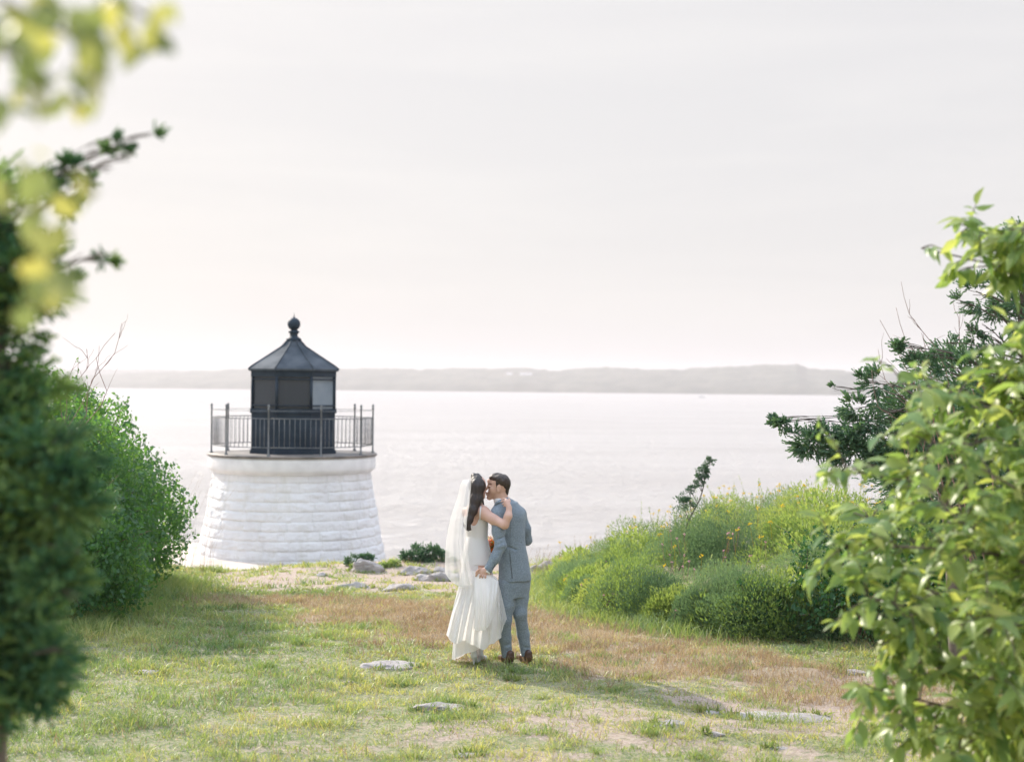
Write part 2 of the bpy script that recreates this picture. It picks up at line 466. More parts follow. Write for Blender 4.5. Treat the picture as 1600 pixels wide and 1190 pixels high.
def terrain(x, y):
    x = np.asarray(x, float); y = np.asarray(y, float)
    z = np.where(y > 14, -0.044*(y-14), 0.0)
    z = z + 1.0*sstep(9.5, 0, y)
    edge = 24.3 + 0.6*(vnoise(x*0.5, x*0+3.1)-0.5) + 0.25*np.maximum(x-1, 0) + 0.12*np.maximum(-x-7, 0)
    z = z - 0.95*sstep(edge, edge+3.5, y)
    z = z + 0.16*np.exp(-((x+1.2)/1.7)**2 - ((y-23.6)/1.0)**2)
    z = z - 0.17*np.exp(-((x+5.2)/1.3)**2 - ((y-24.2)/1.6)**2)
    pad = np.hypot(x+5.0, (y-32.6)*0.9)
    drop = sstep(3.3, 11.0, pad) * sstep(edge+3.0, edge+15, y) * 13.0
    z = z - drop
    sd = bank_sd(x, y)
    z = z + 0.72*sstep(0.0, 3.3, sd) * (1-sstep(edge-1.0, edge+2.5, y))
    z = z + 0.25*sstep(-4.2, -7.0, x)*(1-sstep(edge-1.0, edge+2.0, y))
    r = fbm(x*0.9, y*0.9, octv=4, seed=3)-0.5
    z = z + 0.11*r*sstep(8, 10, y) + 0.022*(fbm(x*5, y*5, octv=3, seed=9)-0.5)*sstep(8, 10, y)
    z = z + 1.4*(fbm(x*0.35, y*0.35, octv=4, seed=5)-0.5)*sstep(edge+3, edge+9, y)*sstep(3.5, 6, pad)
    return z

def dry_mask(x, y):
    P = np.array([(-3.9, 18.8, .4), (-2.6, 18.3, .8), (-1.2, 17.3, 1.3), (0.1, 15.5, 1.7), (1.2, 13.9, 1.1), (2.6, 12.6, 0.95), (4.2, 11.6, 1.0), (7, 10, 1.2)])
    x = np.asarray(x, float); y = np.asarray(y, float)
    best = np.full(x.shape, -9.0)
    for i in range(len(P)-1):
        a = P[i]; b = P[i+1]; ab = (b-a)[:2]; t = np.clip(((x-a[0])*ab[0]+(y-a[1])*ab[1])/(ab@ab), 0, 1)
        d = np.hypot(x-a[0]-t*ab[0], y-a[1]-t*ab[1]); w = a[2]+(b[2]-a[2])*t
        best = np.maximum(best, 1-d/w)
    n = fbm(x*1.3, y*1.6, octv=5, seed=21)-0.5
    n2_ = fbm(x*4.5, y*6, octv=3, seed=23)-0.5
    return sstep(-0.10, 0.55, best + n*1.7 + n2_*1.3)

def dirt_mask(x, y):
    x = np.asarray(x, float); y = np.asarray(y, float)
    n = fbm(x*1.6, y*3.0, octv=5, seed=31)
    far = sstep(19.2, 20.6, y + 0.35*(x+2.5)*0 + 1.6*(n-0.5))*sstep(-5.3, -4.4, x + (n-.5))*(1-sstep(24.4, 25.3, y))
    far = np.maximum(far, sstep(18.2, 20, y+(n-.5)*3)*sstep(-0.6, 0.3, x)*0.9)
    near = sstep(13.0, 11.2, y + 1.2*(n-.5) + 0.55*(-x))*sstep(-1.4, -0.1, x + 0.9*(n-.5))
    a = sstep(0.42, 0.56, n)
    near2 = sstep(12.6, 11.8, y+1.5*(n-.5))*sstep(-4, -1, x)
    strip = np.exp(-((y-(12.0-0.30*(x-1.0)))/0.42)**2)*sstep(0.9, 1.5, x)
    d = np.maximum(far*(0.78+0.22*a), near*a*0.62)
    d = np.maximum(d, near2*sstep(0.5, 0.62, n)*0.55)
    d = np.maximum(d, strip*0.9)
    return np.clip(d, 0, 1)

def graded(lo, a, b, hi, step, k=1.18):
    mid = list(np.arange(a, b+1e-6, step)); out = []
    s = step; v = b
    while v < hi: s *= k; v += s; out.append(v)
    pre = []; s = step; v = a
    while v > lo: s *= k; v -= s; pre.append(v)
    return np.array(pre[::-1] + mid + out)

def grid_obj(name, xs, ys, zf, mat, attrs=None, **props):
    X, Y = np.meshgrid(xs, ys, indexing='xy'); Z = zf(X, Y)
    V = np.stack([X, Y, Z], -1).reshape(-1, 3)
    nx, ny = len(xs), len(ys)
    i, j = np.meshgrid(np.arange(nx-1), np.arange(ny-1), indexing='xy'); i = i.ravel(); j = j.ravel()
    g = G(); g.add(V, np.stack([j*nx+i, j*nx+i+1, (j+1)*nx+i+1, (j+1)*nx+i], 1), 0.5)
    o = g.build(name, mat, None, (0, 0, 0), **props)
    if attrs:
        for k, fn in attrs.items():
            a = o.data.attributes.new(k, 'FLOAT', 'POINT'); a.data.foreach_set('value', fn(X, Y).ravel().astype(np.float32))
    return o

# ground material
m, n, out = newmat('ground')
b = n.nodes.new("ShaderNodeBsdfPrincipled"); b.inputs['Roughness'].default_value = 0.9; b.inputs['Specular IOR Level'].default_value = 0.2
n1 = noise_node(n, 2.2, 6, 0.6); n2 = noise_node(n, 14, 6, 0.65); n3 = noise_node(n, 34, 6, 0.75)
grass_c = ramp(n, [(0.3, (0.11, 0.15, 0.07)), (0.52, (0.23, 0.25, 0.12)), (0.72, (0.38, 0.31, 0.22))], n2.outputs['Fac'])
dry_c = ramp(n, [(0.3, (0.22, 0.165, 0.115)), (0.5, (0.35, 0.28, 0.20)), (0.7, (0.50, 0.42, 0.32))], n2.outputs['Fac'])
dirt_c = ramp(n, [(0.28, (0.26, 0.195, 0.155)), (0.5, (0.41, 0.32, 0.265)), (0.72, (0.55, 0.455, 0.39))], n3.outputs['Fac'])
def attr(nm):
    a = n.nodes.new("ShaderNodeAttribute"); a.attribute_name = nm; return a
def mixc(f, a, c):
    x = n.nodes.new("ShaderNodeMix"); x.data_type = 'RGBA'
    n.links.new(f, x.inputs[0]); n.links.new(a, x.inputs[6]); n.links.new(c, x.inputs[7]); return x.outputs[2]
def edge_mix(a_out, k=0.5):
    ad = n.nodes.new("ShaderNodeMath"); ad.operation = 'ADD'; n.links.new(a_out, ad.inputs[0])
    sb = n.nodes.new("ShaderNodeMath"); sb.operation = 'MULTIPLY_ADD'; n.links.new(n2.outputs['Fac'], sb.inputs[0]); sb.inputs[1].default_value = k; sb.inputs[2].default_value = -k*0.5
    n.links.new(sb.outputs[0], ad.inputs[1])
    mr = n.nodes.new("ShaderNodeMapRange"); mr.inputs[1].default_value = 0.35; mr.inputs[2].default_value = 0.65; n.links.new(ad.outputs[0], mr.inputs[0])
    return mr.outputs[0]
c = mixc(edge_mix(attr('dry').outputs['Fac']), grass_c.outputs[0], dry_c.outputs[0])
fine = n.nodes.new("ShaderNodeMapRange"); fine.inputs[1].default_value = 0.48; fine.inputs[2].default_value = 0.62; fine.inputs[4].default_value = 0.75
n.links.new(n3.outputs['Fac'], fine.inputs[0])
c = mixc(fine.outputs[0], c, dirt_c.outputs[0])
c = mixc(edge_mix(attr('dirt').outputs['Fac'], 0.9), c, dirt_c.outputs[0])
rock_c = ramp(n, [(0.3, (0.20, 0.17, 0.155)), (0.7, (0.42, 0.38, 0.35))], n2.outputs['Fac'])
c = mixc(attr('rock').outputs['Fac'], c, rock_c.outputs[0])
n.links.new(c, b.inputs['Base Color'])
bp = n.nodes.new("ShaderNodeBump"); bp.inputs['Strength'].default_value = 0.7; bp.inputs['Distance'].default_value = 0.03
n.links.new(n3.outputs['Fac'], bp.inputs['Height']); n.links.new(bp.outputs[0], b.inputs['Normal'])
n.links.new(b.outputs[0], out.inputs['Surface']); M['ground'] = m

def rock_mask(x, y): return sstep(26.0, 28.5, y)
ground = grid_obj('ground', graded(-90, -9, 9, 90, 0.075), graded(-60, 8.5, 28, 60, 0.075), terrain, M['ground'],
                  {'dry': dry_mask, 'dirt': dirt_mask, 'rock': rock_mask}, kind='structure')

# ------------------------------------------------------------------ water
WATER_Z = CAM_Z - 13.0
m, n, out = newmat('water')
b = n.nodes.new("ShaderNodeBsdfPrincipled")
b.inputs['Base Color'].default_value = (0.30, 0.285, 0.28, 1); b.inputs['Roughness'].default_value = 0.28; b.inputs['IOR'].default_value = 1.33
b.inputs['Specular IOR Level'].default_value = 0.5
w1 = noise_node(n, 0.45, 9, 0.68, vec_scale=(0.8, 0.8, 1), dist=0.8)
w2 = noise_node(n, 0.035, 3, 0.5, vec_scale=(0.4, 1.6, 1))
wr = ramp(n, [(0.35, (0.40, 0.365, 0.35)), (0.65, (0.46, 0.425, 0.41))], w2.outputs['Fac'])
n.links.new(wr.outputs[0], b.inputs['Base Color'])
bp = n.nodes.new("ShaderNodeBump"); bp.inputs['Strength'].default_value = 1.0; bp.inputs['Distance'].default_value = 1.35
n.links.new(w1.outputs['Fac'], bp.inputs['Height']); n.links.new(bp.outputs[0], b.inputs['Normal'])
n.links.new(b.outputs[0], out.inputs['Surface']); M['water'] = m
water = grid_obj('sea', np.linspace(-6000, 6000, 25), np.concatenate([np.linspace(22, 400, 20), np.linspace(600, 8500, 30)]),
                 lambda x, y: x*0+WATER_Z, M['water'], kind='structure')

# ------------------------------------------------------------------ far shore
def far_ridge(name, prof, dist_f, back, mat, seed, amp=5.0):
    """prof: photo (px, py) skyline points; ridge built as a wooded heightfield rising from the shore to the crest"""
    prof = np.array(prof, float)
    pxs = np.linspace(prof[0,0], prof[-1,0], 900)
    tops = np.interp(pxs, prof[:,0], prof[:,1])
    nv = 14; V = np.zeros((nv+3, len(pxs), 3))
    for j in range(nv+3):
        t = min(j/nv, 1.0)
        for i, px in enumerate(pxs):
            D = dist_f(px)
            d = D + back*t if j <= nv else D + back*(1.15 + 0.5*(j-nv))
            crest = at(px, tops[i], D+back)
            x = (px-800)/FPX*d
            h = (crest[2]-WATER_Z)
            s = (t**0.6)
            z = WATER_Z + h*s
            if j > nv: z = WATER_Z + h*(0.7 if j == nv+1 else -0.05)
            V[j, i] = (x, d, z)
    nzv = fbm(V[...,0]*0.02, V[...,1]*0.02, octv=4, seed=seed) - 0.5
    nz2 = fbm(V[...,0]*0.08, V[...,1]*0.06, octv=2, seed=seed+5) - 0.5
    fade = np.clip(np.arange(nv+3)/3.0, 0, 1)[:, None]
    V[..., 2] += (nzv*amp*1.4 + nz2*amp)*fade
    V[0, :, 2] = WATER_Z - 1
    n1_ = nv+3; n2_ = len(pxs)
    j, i = np.meshgrid(np.arange(n1_-1), np.arange(n2_-1), indexing='ij'); i = i.ravel(); j = j.ravel()
    g = G(); g.add(V.reshape(-1, 3), np.stack([j*n2_+i, j*n2_+i+1, (j+1)*n2_+i+1, (j+1)*n2_+i], 1))
    return g.build(name, mat, None, (0, 0, 0), kind='structure')
M['wood'] = simple('far_woodland', (0.035, 0.045, 0.032), (0.10, 0.10, 0.075), 0.02, 0.9, 0.0, detail=8)
M['wood2'] = simple('far_headland', (0.04, 0.05, 0.04), (0.10, 0.10, 0.08), 0.01, 0.9, 0.0, detail=8)
prof1 = [(-200, 592), (60, 590), (130, 586), (200, 583), (300, 579.5), (380, 576.5), (450, 576), (590, 575), (640, 576.5), (700, 576), (740, 573.5), (770, 577), (800, 574.5), (830, 574.5), (870, 579), (900, 576), (970, 574), (1060, 577), (1080, 575), (1150, 573), (1200, 570.5), (1235, 570), (1245, 568), (1262, 576), (1300, 578), (1340, 580), (1450, 583), (1600, 585), (1800, 588)]
hills_near = far_ridge('hills', prof1, lambda px: 3950 if px < 130 else 3950-(min(px, 1500)-130)*0.55, 350, M['wood'], 3)
prof2 = [(-300, 577), (100, 576), (250, 576.5), (420, 580), (520, 590), (600, 600)]
hills_far = far_ridge('hills', prof2, lambda px: 5600, 400, M['wood2'], 13, 6.0)

# ------------------------------------------------------------------ leaves / foliage generators
def frame_from(d, rng):
    d = norm(d); r = norm(rng.normal(size=d.shape)); u = norm(np.cross(d, r)); w = np.cross(u, d)
    return d, u, w

def add_diamonds(g, P, D, U, L, W, rnd, bend=0.0):
    """narrow 2-triangle leaves: P base, D dir, U side"""
    P = np.asarray(P); N = len(P); L = np.broadcast_to(L, N)[:, None]; W = np.broadcast_to(W, N)[:, None]
    Nn = np.cross(D, U)
    mid = P + D*L*0.45
    v = np.stack([P, mid + U*W*0.5 + Nn*W*0.12, P + D*L - Nn*L*bend, mid - U*W*0.5 + Nn*W*0.12], 1).reshape(-1, 3)
    k = np.arange(N)[:, None]*4
    f = np.concatenate([k + [0, 1, 2], k + [0, 2, 3]])
    g.add(v, f, np.concatenate([rnd, rnd]))

def add_leaves(g, P, D, Nrm, L, W, rnd, droop=0.35, fold=0.25):
    """broad ovate leaves with folded midrib and drooping tip; Nrm = upper-face normal"""
    N = len(P); L = np.broadcast_to(L, N)[:, None]; W = np.broadcast_to(W, N)[:, None]
    D = norm(D); U = norm(np.cross(D, Nrm)); Nn = np.cross(U, D)
    down = np.array([0, 0, -1.0])
    def mid(t): return P + D*L*t - Nn*L*droop*t*t
    def side(t, w, s): return mid(t) + s*U*W*w + Nn*W*fold*w
    v = [P, mid(0.35), mid(0.7), mid(1.0), side(0.2, 0.36, 1), side(0.45, 0.5, 1), side(0.75, 0.3, 1), side(0.2, 0.36, -1), side(0.45, 0.5, -1), side(0.75, 0.3, -1)]
    v = np.stack(v, 1).reshape(-1, 3); k = np.arange(N)[:, None]*10
    tri = [[0, 4, 1], [6, 3, 2], [0, 1, 7], [9, 2, 3], [4, 5, 1], [1, 8, 7]]
    quad = [[1, 5, 6, 2], [1, 2, 9, 8]]
    F3 = np.concatenate([k + t for t in tri]); F4 = np.concatenate([k + q for q in quad])
    g.add(v, F3, np.tile(rnd, len(tri)))
    g.F4.append(F4 + g.n - len(v)); g.r4.append(np.tile(rnd, len(quad)))

def blob_pts(blobs, n, rng, shell=0.55, z_flat=1.0, wp=2.2):
    """blobs rows: x,y,z,r (r in metres; optional ry depth scale). Returns points + outward dir"""
    B = np.array(blobs, float); w = B[:, 3]**wp; w /= w.sum()
    k = rng.choice(len(B), n, p=w)
    d = norm(rng.normal(size=(n, 3))); rr = shell + (1-shell)*rng.random(n); rr = np.where(rng.random(n) < 0.25, rng.random(n), rr)
    # lumpy outline
    lump = 0.75 + 0.5*vnoise(d[:,0]*2.3+k, d[:,1]*2.3, d[:,2]*2.3, 5)
    s = np.ones((n, 3)); s[:, 2] = z_flat
    P = B[k, :3] + d*s*(B[k, 3]*rr*lump)[:, None]
    return P, d, k

def limb(g, a, b, r0, r1, sag=0.1, n=10, rng=RNG, wob=0.05, sides=7):
    a = np.asarray(a, float); b = np.asarray(b, float); L = np.linalg.norm(b-a)
    t = np.linspace(0, 1, n)[:, None]
    P = a*(1-t) + b*t; P[:, 2] += (sag*L*np.sin(math.pi*t))[:, 0]
    P[1:-1] += rng.normal(size=(n-2, 3))*wob*L*0.3
    P = smooth_pts(P, n*2)
    tube(g, P, np.linspace(r0, r1, len(P)), sides)
    return P

def sprays(g, P, D, L, rng, leaflets=9, W=0.004, spread=0.5, rnd=None, lw=0.35):
    """juniper sprays: a forward twig with short scale-leaf fingers on each side"""
    N = len(P); D = norm(D); d, u, w = frame_from(D, rng)
    L = np.broadcast_to(L, N)
    rnd = rng.random(N) if rnd is None else rnd
    for i in range(leaflets):
        t = 0.1 + 0.85*i/leaflets
        a = rng.random(N)*2*math.pi
        sd = np.cos(a)[:, None]*u + np.sin(a)[:, None]*w
        dd = norm(d + sd*spread*(0.7+0.6*rng.random(N))[:, None])
        base = P + d*(L*t)[:, None]
        uu = norm(np.cross(dd, sd + 0.01))
        l = L*lw*(1.15-t*0.5)*(0.7+0.6*rng.random(N))
        add_diamonds(g, base, dd, uu, l, np.full(N, W)*(0.8+0.5*rng.random(N)), np.clip(rnd + rng.normal(size=N)*0.1, 0, 1))
    add_diamonds(g, P, d, u, L, np.full(N, W*0.8), rnd)

def px_blobs(lst, d):
    """(px,py,rpx[,dd]) -> world blobs at distance d+dd"""
    out = []
    for b in lst:
        dd = b[3] if len(b) > 3 else 0.0
        p = at(b[0], b[1], d+dd); out.append((p[0], p[1], p[2], b[2]/ppm(d+dd)))
    return out

def juniper(base, blobs, label, mat, seed, nspray, sl=(0.06, 0.13), trunk_r=0.06, W=0.006, dirbias=(0, 0, 0.3), top=None, leaflets=9, group=None, name='juniper_tree', out=1.0, lw=0.35):
    rng = np.random.default_rng(seed)
    t = empty(name, base, label, 'tree' if name.endswith('tree') else 'shrub', group)
    B = np.array(blobs); base = np.asarray(base, float)
    if top is None: top = B[np.argmax(B[:, 2]), :3]
    gt = G(); spine = smooth_pts([base - [0, 0, 0.1], base + (top-base)*0.35 + rng.normal(size=3)*0.04, base + (top-base)*0.7 + rng.normal(size=3)*0.04, top], 18)
    tube(gt, spine, np.linspace(trunk_r, trunk_r*0.25, 18), 9)
    for b in B:
        k = np.argmin(np.linalg.norm(spine - (b[:3] - [0, 0, b[3]*0.6]), axis=1)); k = min(max(k-1, 1), 16)
        lr = min(trunk_r*0.35, 0.11*b[3]+0.002); L = limb(gt, spine[k], b[:3], lr, lr*0.3, 0.06, 7, rng)
        for q in range(5):
            e = b[:3] + norm(rng.normal(size=3))*b[3]*0.8
            limb(gt, L[-4], e, lr*0.3, 0.0015, 0.02, 4, rng, sides=4)
    gt.build('trunk', M['bark'], t)
    g = G(); nc = max(len(B)*7, nspray//26); C, CD, ck = blob_pts(B, nc, rng, 0.5, wp=1.35)
    pick = rng.integers(0, nc, nspray); cr = np.minimum(B[ck[pick], 3]*0.42, 0.15)
    P = C[pick] + rng.normal(size=(nspray, 3))*cr[:, None]*[0.6, 0.6, 0.42]; D = CD[pick]*0.8 + norm(P-C[pick])*0.5; k = ck[pick]
    dd = D*out + np.array(dirbias) + rng.normal(size=D.shape)*0.35
    patch = rng.random(nc)[pick]*0.55 + 0.55*fbm(P[:,0]*3, P[:,1]*3, P[:,2]*3, 3, seed)
    L = (sl[0] + (sl[1]-sl[0])*rng.random(nspray))*np.clip(B[k, 3]/0.085, 0.42, 1.0)
    sprays(g, P, dd, L, rng, leaflets, W, rnd=np.clip(patch*0.9 + rng.normal(size=nspray)*0.12, 0, 1), lw=lw)
    g.build('crown', mat, t)
    return t

# ------------------------------------------------------------------ left: climbing leafy thicket
def leaf_bush(name, base, blobs, label, cat, mat, seed, n, lsize, stems=8, trunk_mat='twig', droop=0.25, wr=0.62, shoots=0, group=None):
    rng = np.random.default_rng(seed)
    t = empty(name, base, label, cat, group); base = np.asarray(base, float)
    B = np.array(blobs)
    if name == 'leafy_shrub': B[:, 2] = terrain(B[:, 0], B[:, 1]) + B[:, 3]*0.75
    for b in B[:stems]:
        gt = G()
        s0 = base + [rng.normal()*0.15*b[3], rng.normal()*0.15*b[3], -0.05]
        s0[:2] = base[:2]*0.5 + b[:2]*0.5 + rng.normal(size=2)*0.1; s0[2] = terrain(s0[0], s0[1]) - 0.05
        L = limb(gt, s0, b[:3], 0.03, 0.008, 0.02, 8, rng)
        for q in range(6):
            limb(gt, L[-5], b[:3] + norm(rng.normal(size=3))*b[3]*0.95, 0.008, 0.002, 0.05, 5, rng, sides=4)
        gt.build('stem', M[trunk_mat], t)
    P, D, k = blob_pts(B, n, rng, 0.72)
    ok = P[:, 2] > terrain(P[:, 0], P[:, 1]); P = P[ok]; D = D[ok]
    if shoots:
        for q in range(shoots):
            b = B[rng.integers(len(B))]; d = norm(rng.normal(size=3)); d[2] = abs(d[2])*0.9+0.2; d = norm(d)
            s = b[:3] + d*b[3]*0.85; e = s + d*(0.12+0.25*rng.random()) + [0, 0, 0.05]
            gt = G(); pts = limb(gt, s, e, 0.004, 0.0015, 0.1, 5, rng, sides=4)
            if q < 95: gt.build('twig', M[trunk_mat], t)
            kk = rng.integers(2, len(pts), 9)
            P = np.concatenate([P, pts[kk]]); D = np.concatenate([D, norm(rng.normal(size=(9, 3)) + d)])
    N = len(P); nrm = norm(D*0.7 + rng.normal(size=(N, 3))*0.55 + [0, 0, 0.35])
    dr = norm(np.cross(nrm, rng.normal(size=(N, 3))) + [0, 0, -0.4])
    l = lsize*(0.4+1.0*rng.random(N)**1.3); patch = fbm(P[:,0]*2, P[:,1]*2, P[:,2]*2, 3, seed)
    g = G(); add_leaves(g, P, dr, nrm, l, l*wr, np.clip(patch*0.8 + rng.normal(size=N)*0.14, 0, 1), droop)
    g.build('foliage', mat, t)
    return t

def gz(x, y, dz=0.0): return (float(x), float(y), float(terrain(np.array(x), np.array(y))) + dz)

lb = []
for bx, by, bzc, br in [(-5.25, 16.3, 0.6, 0.85), (-5.4, 17.4, 0.8, 0.95), (-5.45, 18.6, 0.9, 0.95), (-5.5, 19.8, 0.95, 0.85), (-5.2, 20.6, 0.45, 0.6), (-5.6, 17.0, 1.6, 0.8), (-5.7, 18.2, 1.75, 0.75), (-6.1, 18.9, 2.05, 0.62), (-5.75, 19.7, 1.45, 0.7),
                        (-6.6, 17.6, 1.6, 1.1), (-6.8, 16.4, 1.1, 1.2), (-6.9, 19.2, 1.5, 1.2), (-5.6, 15.7, 0.4, 0.7), (-7.6, 17.6, 1.8, 1.2), (-6.4, 20.6, 0.9, 0.8), (-5.05, 17.2, 0.15, 0.5), (-5.0, 19.4, 0.2, 0.5), (-4.98, 19.5, 0.95, 0.72), (-5.0, 19.9, 0.5, 0.7), (-5.4, 19.3, 1.8, 0.58), (-5.2, 18.4, 1.2, 0.7), (-5.0, 17.6, 0.7, 0.7), (-5.05, 16.4, 0.45, 0.65), (-5.15, 15.7, 0.9, 0.6), (-5.2, 16.9, 1.55, 0.6), (-5.5, 18.3, 2.15, 0.45), (-5.95, 18.0, 2.3, 0.5)]:
    lb.append((bx + 0.42*float(sstep(18.6, 16.2, by)), by, bzc + 0.02, br))
leaf_bush('leafy_thicket', gz(-6.2, 18.2), lb, 'large dense green leafy thicket spilling onto the lawn left of the white lighthouse', 'shrub', M['briar'], 5, 120000, 0.055, stems=16, shoots=95)

# ------------------------------------------------------------------ near left juniper (about 5 m away)
D1 = 4.3
jl = px_blobs([(a[0]-(24 if 480 < a[1] < 1000 else 14 if a[1] >= 1000 else 3), a[1], a[2]*0.90, *a[3:]) for a in [(0, 330, 50), (70, 290, 24), (120, 265, 16), (160, 245, 15), (190, 232, 13), (215, 222, 11), (236, 210, 8), (205, 245, 9), (175, 262, 10), (150, 280, 12), (100, 310, 18), (172, 215, 7), (30, 430, 60), (100, 415, 22), (135, 405, 16), (168, 402, 15), (110, 445, 14),
               (10, 520, 62), (55, 510, 30), (20, 600, 70), (85, 600, 38), (40, 690, 95), (110, 690, 42, -.2), (50, 790, 100), (120, 780, 45, -.2), (30, 880, 100), (110, 890, 46, -.2), (140, 850, 24, -.3), (-20, 960, 90), (60, 975, 55), (100, 1010, 38, -.2),
               (80, 1060, 45), (30, 1080, 60), (-60, 700, 110), (-80, 850, 120), (-70, 1000, 110), (-60, 560, 90), (-50, 450, 80), (-60, 320, 80), (-30, 1110, 60), (150, 930, 20, -.3), (145, 720, 25, -.2), (-90, 1130, 60)]], D1)
bx = at(-25, 1190, D1)
juniper(gz(bx[0], bx[1]), jl, 'dark juniper tree blurred close to the camera at the left edge', M['juniper'], 21, 9500, (0.05, 0.10), 0.055, 0.008,
        (0.25, -0.05, 0.25), top=at(-30, 250, D1), leaflets=11)

# overhanging broadleaf branch, very close (about 2.2 m)
def overhang():
    D0 = 1.95; rng = np.random.default_rng(77)
    base = gz(-2.5, 2.1)
    t = empty('broadleaf_tree', base, 'broadleaf tree with blurred yellow-green leaves hanging into the upper left corner', 'tree')
    g = G()
    tr = smooth_pts([np.array(base)-[0, 0, .1], np.array(base)+[0.05, 0.0, 1.2], np.array(base)+[0.1, 0.1, 2.2], np.array(base)+[0.25, 0.15, 3.2]], 16)
    tube(g, tr, np.linspace(0.075, 0.03, 16), 9)
    starts = tr[[6, 9, 11, 13]]
    ends = [at(60, 330, D0), at(30, 90, D0), at(150, 80, D0), at(230, 30, D0)]
    tw = []
    for s, e in zip(starts, ends):
        tw.append(limb(g, s, e, 0.014, 0.003, 0.1, 8, rng, 0.03))
    g.build('trunk', M['bark'], t)
    spots = [(30, 20, 60), (60, 60, 45), (20, 110, 35), (15, 150, 22), (125, 95, 28), (130, 60, 25), (150, 70, 22), (105, 135, 16), (130, 155, 14), (110, 20, 30), (165, 10, 28), (190, 30, 16), (235, 65, 14), (245, 20, 16), (255, 5, 12), (215, 8, 12), (60, 0, 40),
             (35, 245, 22), (60, 265, 24), (110, 275, 20), (75, 335, 26), (90, 350, 20), (45, 330, 22), (65, 300, 22), (95, 395, 22), (30, 430, 32), (60, 400, 25), (10, 470, 25), (75, 440, 20), (150, 105, 10), (-20, 60, 50), (-30, 300, 40)]
    P = []; 
    for (px, py, r) in spots:
        for q in range(max(2, int(r/(5.5 if py < 200 else 10)))):
            a = rng.random()*6.28; rr = r*math.sqrt(rng.random())
            P.append(at(px + rr*math.cos(a), py + rr*math.sin(a), D0 + rng.normal()*0.12))
    P = np.array(P); N = len(P)
    nrm = norm(rng.normal(size=(N, 3))*0.6 + [0.2, -0.6, 0.4]); dr = norm(rng.normal(size=(N, 3))*0.5 + [0.3, 0, -0.8])
    l = 0.046*(0.6+0.7*rng.random(N)); gl = G()
    add_leaves(gl, P, dr, nrm, l, l*0.7, rng.random(N), 0.25)
    gl.build('foliage', M['near_leaf'], t)
overhang()

